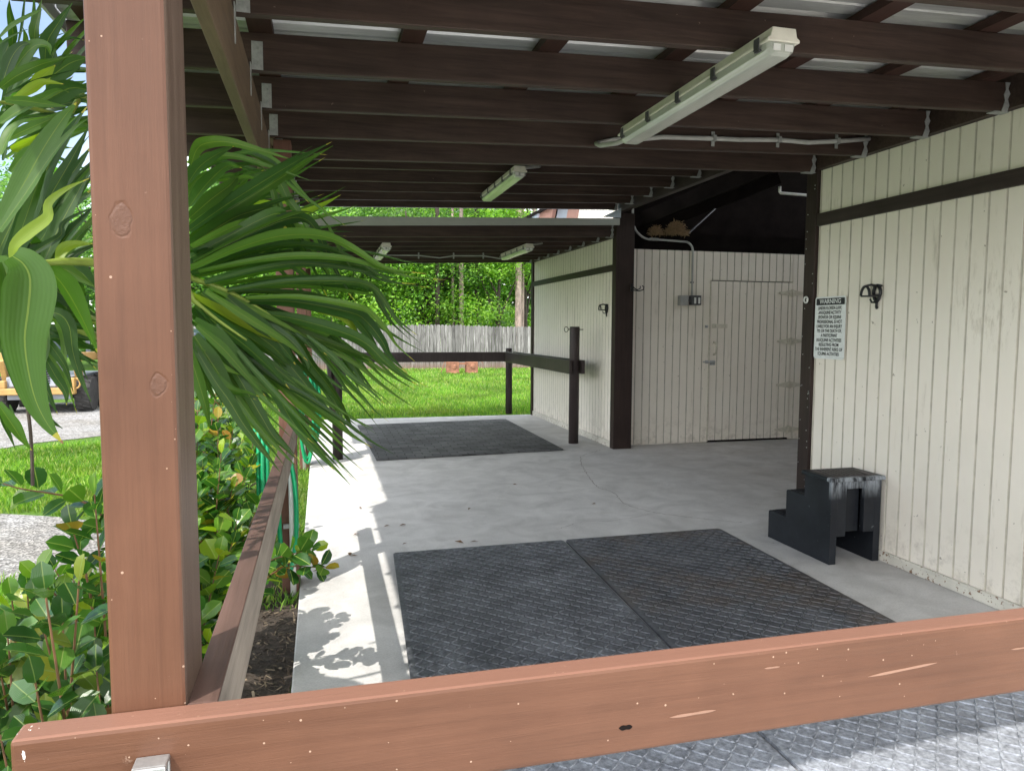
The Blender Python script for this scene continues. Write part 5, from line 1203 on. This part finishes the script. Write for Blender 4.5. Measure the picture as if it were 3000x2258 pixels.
def tree(name, x, y, h, rad, zc, ncl, per, size0, label, m, bark, seed, tr=.18, limbs=7, group='trees behind the picket fence', base=None, lean=0, shell=.5, sp=.5):
    rr = random.Random(seed); t = thing(name, (x, y, -.06), label, 'tree', group); size = size0 * .58; per = int(per * 2.1)
    b = MB(); top = Vector((x + lean, y, zc + rad[2] * .4))
    bs = Vector((x, y, -.06)); S = spline([bs, bs.lerp(top, .4) + Vector((rr.uniform(-.2, .2), 0, 0)), top], 6)
    b.tube(S, [tr * (1 - .75 * k / len(S)) for k in range(len(S))], 10)
    for k in range(limbs):
        i = rr.randint(len(S) // 4, len(S) - 2); a = rr.uniform(0, 2 * PI)
        e = Vector((x + rad[0] * .75 * math.cos(a), y + rad[1] * .75 * math.sin(a), zc + rad[2] * rr.uniform(-.5, .7)))
        q = spline([S[i], S[i].lerp(e, .5) + Vector((0, 0, rr.uniform(-.2, .4))), e], 5); b.tube(q, [tr * .42 * (1 - .8 * j / len(q)) for j in range(len(q))], 7)
    b.build('trunk', bark, t, smooth=True)
    b = MB(); leafmass(b, (x + lean, y, zc), rad, ncl, per, size, rr, shell, sp); b.build('crown', m, t, fix=False)
    return t
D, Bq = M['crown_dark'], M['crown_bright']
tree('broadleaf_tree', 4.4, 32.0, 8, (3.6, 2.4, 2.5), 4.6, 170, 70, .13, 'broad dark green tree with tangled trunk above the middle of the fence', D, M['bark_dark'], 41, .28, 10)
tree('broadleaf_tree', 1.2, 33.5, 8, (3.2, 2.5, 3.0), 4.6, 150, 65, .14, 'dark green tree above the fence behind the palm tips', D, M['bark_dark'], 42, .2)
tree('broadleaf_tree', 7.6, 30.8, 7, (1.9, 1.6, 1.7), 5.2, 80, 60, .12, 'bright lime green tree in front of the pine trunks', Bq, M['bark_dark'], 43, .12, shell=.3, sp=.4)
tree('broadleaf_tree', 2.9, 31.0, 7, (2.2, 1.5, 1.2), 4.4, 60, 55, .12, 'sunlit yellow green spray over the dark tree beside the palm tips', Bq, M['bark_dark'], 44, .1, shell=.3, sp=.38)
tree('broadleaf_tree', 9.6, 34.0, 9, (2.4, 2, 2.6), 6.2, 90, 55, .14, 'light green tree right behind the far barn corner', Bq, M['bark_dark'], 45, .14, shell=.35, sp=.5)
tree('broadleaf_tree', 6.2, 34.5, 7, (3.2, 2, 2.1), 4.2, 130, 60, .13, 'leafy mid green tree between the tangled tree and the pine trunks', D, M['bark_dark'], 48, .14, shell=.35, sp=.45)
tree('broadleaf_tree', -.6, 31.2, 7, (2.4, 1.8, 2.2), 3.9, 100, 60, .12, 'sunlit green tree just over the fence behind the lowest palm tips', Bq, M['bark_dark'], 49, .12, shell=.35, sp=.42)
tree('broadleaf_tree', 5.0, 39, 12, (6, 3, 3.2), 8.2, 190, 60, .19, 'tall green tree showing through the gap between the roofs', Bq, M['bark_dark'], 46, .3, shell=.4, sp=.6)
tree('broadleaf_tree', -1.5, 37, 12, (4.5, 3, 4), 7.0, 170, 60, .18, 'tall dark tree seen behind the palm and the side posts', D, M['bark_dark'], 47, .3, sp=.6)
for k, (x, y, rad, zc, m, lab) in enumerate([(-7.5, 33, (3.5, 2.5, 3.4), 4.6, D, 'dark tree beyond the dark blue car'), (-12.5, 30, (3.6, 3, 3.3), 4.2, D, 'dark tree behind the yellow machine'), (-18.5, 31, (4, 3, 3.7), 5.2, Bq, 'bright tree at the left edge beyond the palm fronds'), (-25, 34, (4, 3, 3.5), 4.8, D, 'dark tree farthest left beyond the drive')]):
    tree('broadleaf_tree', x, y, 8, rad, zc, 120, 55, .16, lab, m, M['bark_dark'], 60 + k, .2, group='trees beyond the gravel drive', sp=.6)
def pine(x, y, r, h, m, label, seed, lean=0):
    rr = random.Random(seed); t = thing('pine_tree', (x, y, -.06), label, 'pine tree', 'pine trunks behind the picket fence')
    b = MB(); S = [(x + lean * k / 9, y, -.06 + h * k / 9) for k in range(10)]; b.tube(S, [r * (1 - .45 * k / 9) for k in range(10)], 12); b.build('trunk', m, t, smooth=True)
    b = MB()
    for k in range(12):
        a = rr.uniform(0, 2 * PI); z = h * rr.uniform(.72, .98); L = rr.uniform(1, 2)
        leafmass(b, (x + lean + L * math.cos(a), y + L * math.sin(a), z), (.5, .5, .3), 4, 40, .15, rr, .2, .25)
    b.build('crown', M['needles'], t, fix=False)
pine(8.2, 30.4, .155, 12, M['bark_pine'], 'thickest pale pink pine trunk near the far barn corner', 1)
pine(8.55, 31.0, .085, 12, M['bark_pine'], 'slim pale pine trunk just right of the thickest one', 2)
pine(9.0, 30.8, .095, 11, M['bark_pine'], 'pale pine trunk closest to the far barn corner', 3)
pine(6.6, 31.5, .12, 13, M['bark_dark'], 'dark pine trunk left of the thickest pale trunk', 4)
pine(5.75, 30.6, .11, 13, M['bark_pine'], 'pale pine trunk over the middle of the lawn stall rail', 5)
pine(5.45, 31.0, .07, 12, M['bark_pine'], 'slim pale pine trunk paired with the one beside it', 6)
pine(4.7, 30.4, .11, 12, M['bark_dark'], 'almost black trunk right of the tangled dark tree', 7)
pine(2.6, 40, .13, 13, M['bark_pine'], 'pale pine trunk left of the white shed', 8)
pine(1.6, 41, .1, 13, M['bark_pine'], 'slim pale pine trunk seen between palm tips', 9)
pine(.6, 39, .12, 13, M['bark_pine'], 'pale pine trunk behind the drooping palm tips', 10)
rr = random.Random(77)
b = MB()
for k in range(130):
    leafmass(b, (rr.uniform(-4, 17), rr.uniform(37, 43), rr.uniform(.3, 2.2)), (.9, .9, .8), 4, 30, .15, rr, .3, .4)
for k in range(46):
    leafmass(b, (rr.uniform(-2.5, 7.2), rr.uniform(29.4, 31), rr.uniform(1.2, 2.7)), (.7, .5, .5), 4, 40, .075, rr, .3, .28)
tag(b.build('undergrowth', Bq, fix=False), kind='stuff')
b = MB()
for k in range(620):
    leafmass(b, (rr.uniform(-52, 40) if k < 300 else rr.uniform(-12, 24), rr.uniform(48, 58), rr.uniform(.5, 10.5)), (2.2, 1.6, 1.6), 4, 24, .4, rr, .3, .9)
tag(b.build('far_woods', D, fix=False), kind='stuff')

# ------------------------------------------------------------------ machine and car on the drive
sk = thing('skid_steer', (-5.0, 15.6, -.05), 'dusty yellow and grey skid steer loader parked beyond the gravel drive', 'loader')
X0, Y0 = -5.03, 15.0
b = MB(); b.box(X0 - .52, X0 + .52, Y0 + .05, Y0 + 2.0, .2, .62); b.build('chassis', M['machinegrey'], sk, bevel=.02)
b = MB(); b.hexa([(X0 - .46, Y0, .44), (X0 + .3, Y0, .44), (X0 + .3, Y0 + .5, .44), (X0 - .46, Y0 + .5, .44)], [(X0 - .44, Y0 + .06, .86), (X0 + .28, Y0 + .06, .86), (X0 + .28, Y0 + .6, .92), (X0 - .44, Y0 + .6, .92)])
hd = b.build('engine_door', M['machinegrey'], sk, bevel=.02)
b = MB()
for k in range(7): b.box(X0 - .05, X0 + .2, Y0 + .0, Y0 + .05, .50 + k * .04, .518 + k * .04)
b.build('louvres', M['roofdark'], hd)
b = MB(); b.box(X0 - .36, X0 - .22, Y0 - .004, Y0 + .03, .56, .75); b.build('latch_panel', M['boxdark'], hd)
b = MB(); b.box(X0 - .6, X0 + .62, Y0 - .08, Y0 + .06, .30, .42); b.box(X0 - .6, X0 - .5, Y0 - .06, Y0 + .06, .42, .56); b.box(X0 + .34, X0 + .62, Y0 - .06, Y0 + .06, .42, .6); b.build('bumper', M['yellowpaint'], sk, bevel=.015)
b = MB(); b.tube([(X0 + .64 + .06 * math.sin(a), Y0 - .02, .5 + .09 * math.cos(a)) for a in [PI * k / 8 for k in range(9)]], .016, 8); b.build('tie_down', M['yellowpaint'], sk)
for s_ in (-1, 1):
    for yy in (Y0 + .42, Y0 + 1.5):
        cx = X0 + s_ * .68
        b = MB(); b.lathe([(.17, -.13), (.31, -.13), (.33, -.09), (.33, .09), (.31, .13), (.17, .13)], (cx, yy, .27), 'x', 28)
        for k in range(16):
            a = 2 * PI * k / 16; c_ = Vector((cx, yy + .33 * math.cos(a), .27 + .33 * math.sin(a)))
            b.bar(c_ + Vector((-.12, 0, 0)), c_ + Vector((0, -.05 * math.sin(a), .05 * math.cos(a))), .03, .03); b.bar(c_ + Vector((.12, 0, 0)), c_ + Vector((0, .05 * math.sin(a), -.05 * math.cos(a))), .03, .03)
        tt = b.build('tyre', M['tyre'], sk)
        b = MB(); b.lathe([(.17, -.1), (.06, -.07), (.06, .07), (.17, .1)], (cx, yy, .27), 'x', 20); b.build('rim', M['yellowpaint'], tt)
    b = MB(); b.bar((X0 + s_ * .6, Y0 + .1, .98), (X0 + s_ * .6, Y0 + 1.9, .95), .1, .16); b.bar((X0 + s_ * .6, Y0 + .15, .95), (X0 + s_ * .6, Y0 + .35, .5), .09, .2); b.build('lift_arm', M['yellowpaint'], sk, bevel=.01)
b = MB()
for (x, y) in ((X0 - .42, Y0 + .62), (X0 + .42, Y0 + .62), (X0 - .42, Y0 + 1.55), (X0 + .42, Y0 + 1.55)): b.box(x - .035, x + .035, y - .035, y + .035, .85, 1.46)
b.box(X0 - .48, X0 + .48, Y0 + .55, Y0 + 1.65, 1.46, 1.54); b.build('cab_frame', M['machinegrey'], sk, bevel=.012)
b = MB(); b.box(X0 - .38, X0 + .38, Y0 + .62, Y0 + .632, .95, 1.45); b.build('rear_window', M['glass'], sk)
b = MB(); b.tube([(X0 + .2, Y0 + .35, .9), (X0 + .2, Y0 + .35, 1.12)], .03, 10); b.build('exhaust_stack', M['roofdark'], sk)
cr_ = thing('parked_car', (-3.2, 18, -.05), 'dark blue car showing its tail light and exhaust pipe behind the loader', 'car')
cx, cy = -3.32, 15.9
side = [(0, .32), (0, .62), (.04, .9), (.28, .98), (.62, 1.42), (2.2, 1.5), (3.0, 1.05), (4.2, .92), (4.45, .7), (4.45, .32)]
b = MB(); W2 = .92
L_ = [(cx - W2 + (.16 if z > 1.1 else .03 if z < .4 else 0), cy + y, z) for (y, z) in side]; R_ = [(cx + W2 - (.16 if z > 1.1 else .03 if z < .4 else 0), cy + y, z) for (y, z) in side]
b.hexa(L_, R_); body = b.build('body', M['carpaint'], cr_, bevel=.04)
b = MB(); b.hexa([(cx - .72, cy + .292, 1.02), (cx + .72, cy + .292, 1.02), (cx + .66, cy + .575, 1.38), (cx - .66, cy + .575, 1.38)], [(cx - .72, cy + .275, 1.03), (cx + .72, cy + .275, 1.03), (cx + .66, cy + .56, 1.39), (cx - .66, cy + .56, 1.39)]); b.build('rear_window', M['glass'], cr_)
b = MB(); b.box(cx - .93, cx + .93, cy - .07, cy + .1, .34, .56); b.build('bumper', M['carpaint'], cr_, bevel=.03)
for s_ in (-1, 1):
    b = MB(); b.box(cx + s_ * .72 - .17, cx + s_ * .72 + .17, cy - .02, cy + .06, .62, .76); tl = b.build('tail_light', M['redlens'], cr_, bevel=.01)
    b = MB(); b.box(cx + s_ * .64 - .05, cx + s_ * .64 + .05, cy - .028, cy - .018, .64, .74); b.build('reverse_lamp', M['pvc'], tl)
    b = MB(); b.lathe([(.05, 0), (.062, 0), (.062, .2), (.05, .2)], (cx + s_ * .62, cy - .12, .3), 'y', 18); b.build('exhaust_pipe', M['chrome'], cr_)
    for yy in (cy + .75, cy + 3.6):
        b = MB(); b.lathe([(.2, -.1), (.3, -.1), (.325, -.07), (.325, .07), (.3, .1), (.2, .1)], (cx + s_ * .8, yy, .27), 'x', 26); tt = b.build('tyre', M['tyre'], cr_)
        b = MB(); b.lathe([(.2, -.085), (.05, -.06), (.05, .06), (.2, .085)], (cx + s_ * .8, yy, .27), 'x', 20); b.build('rim', M['chrome'], tt)
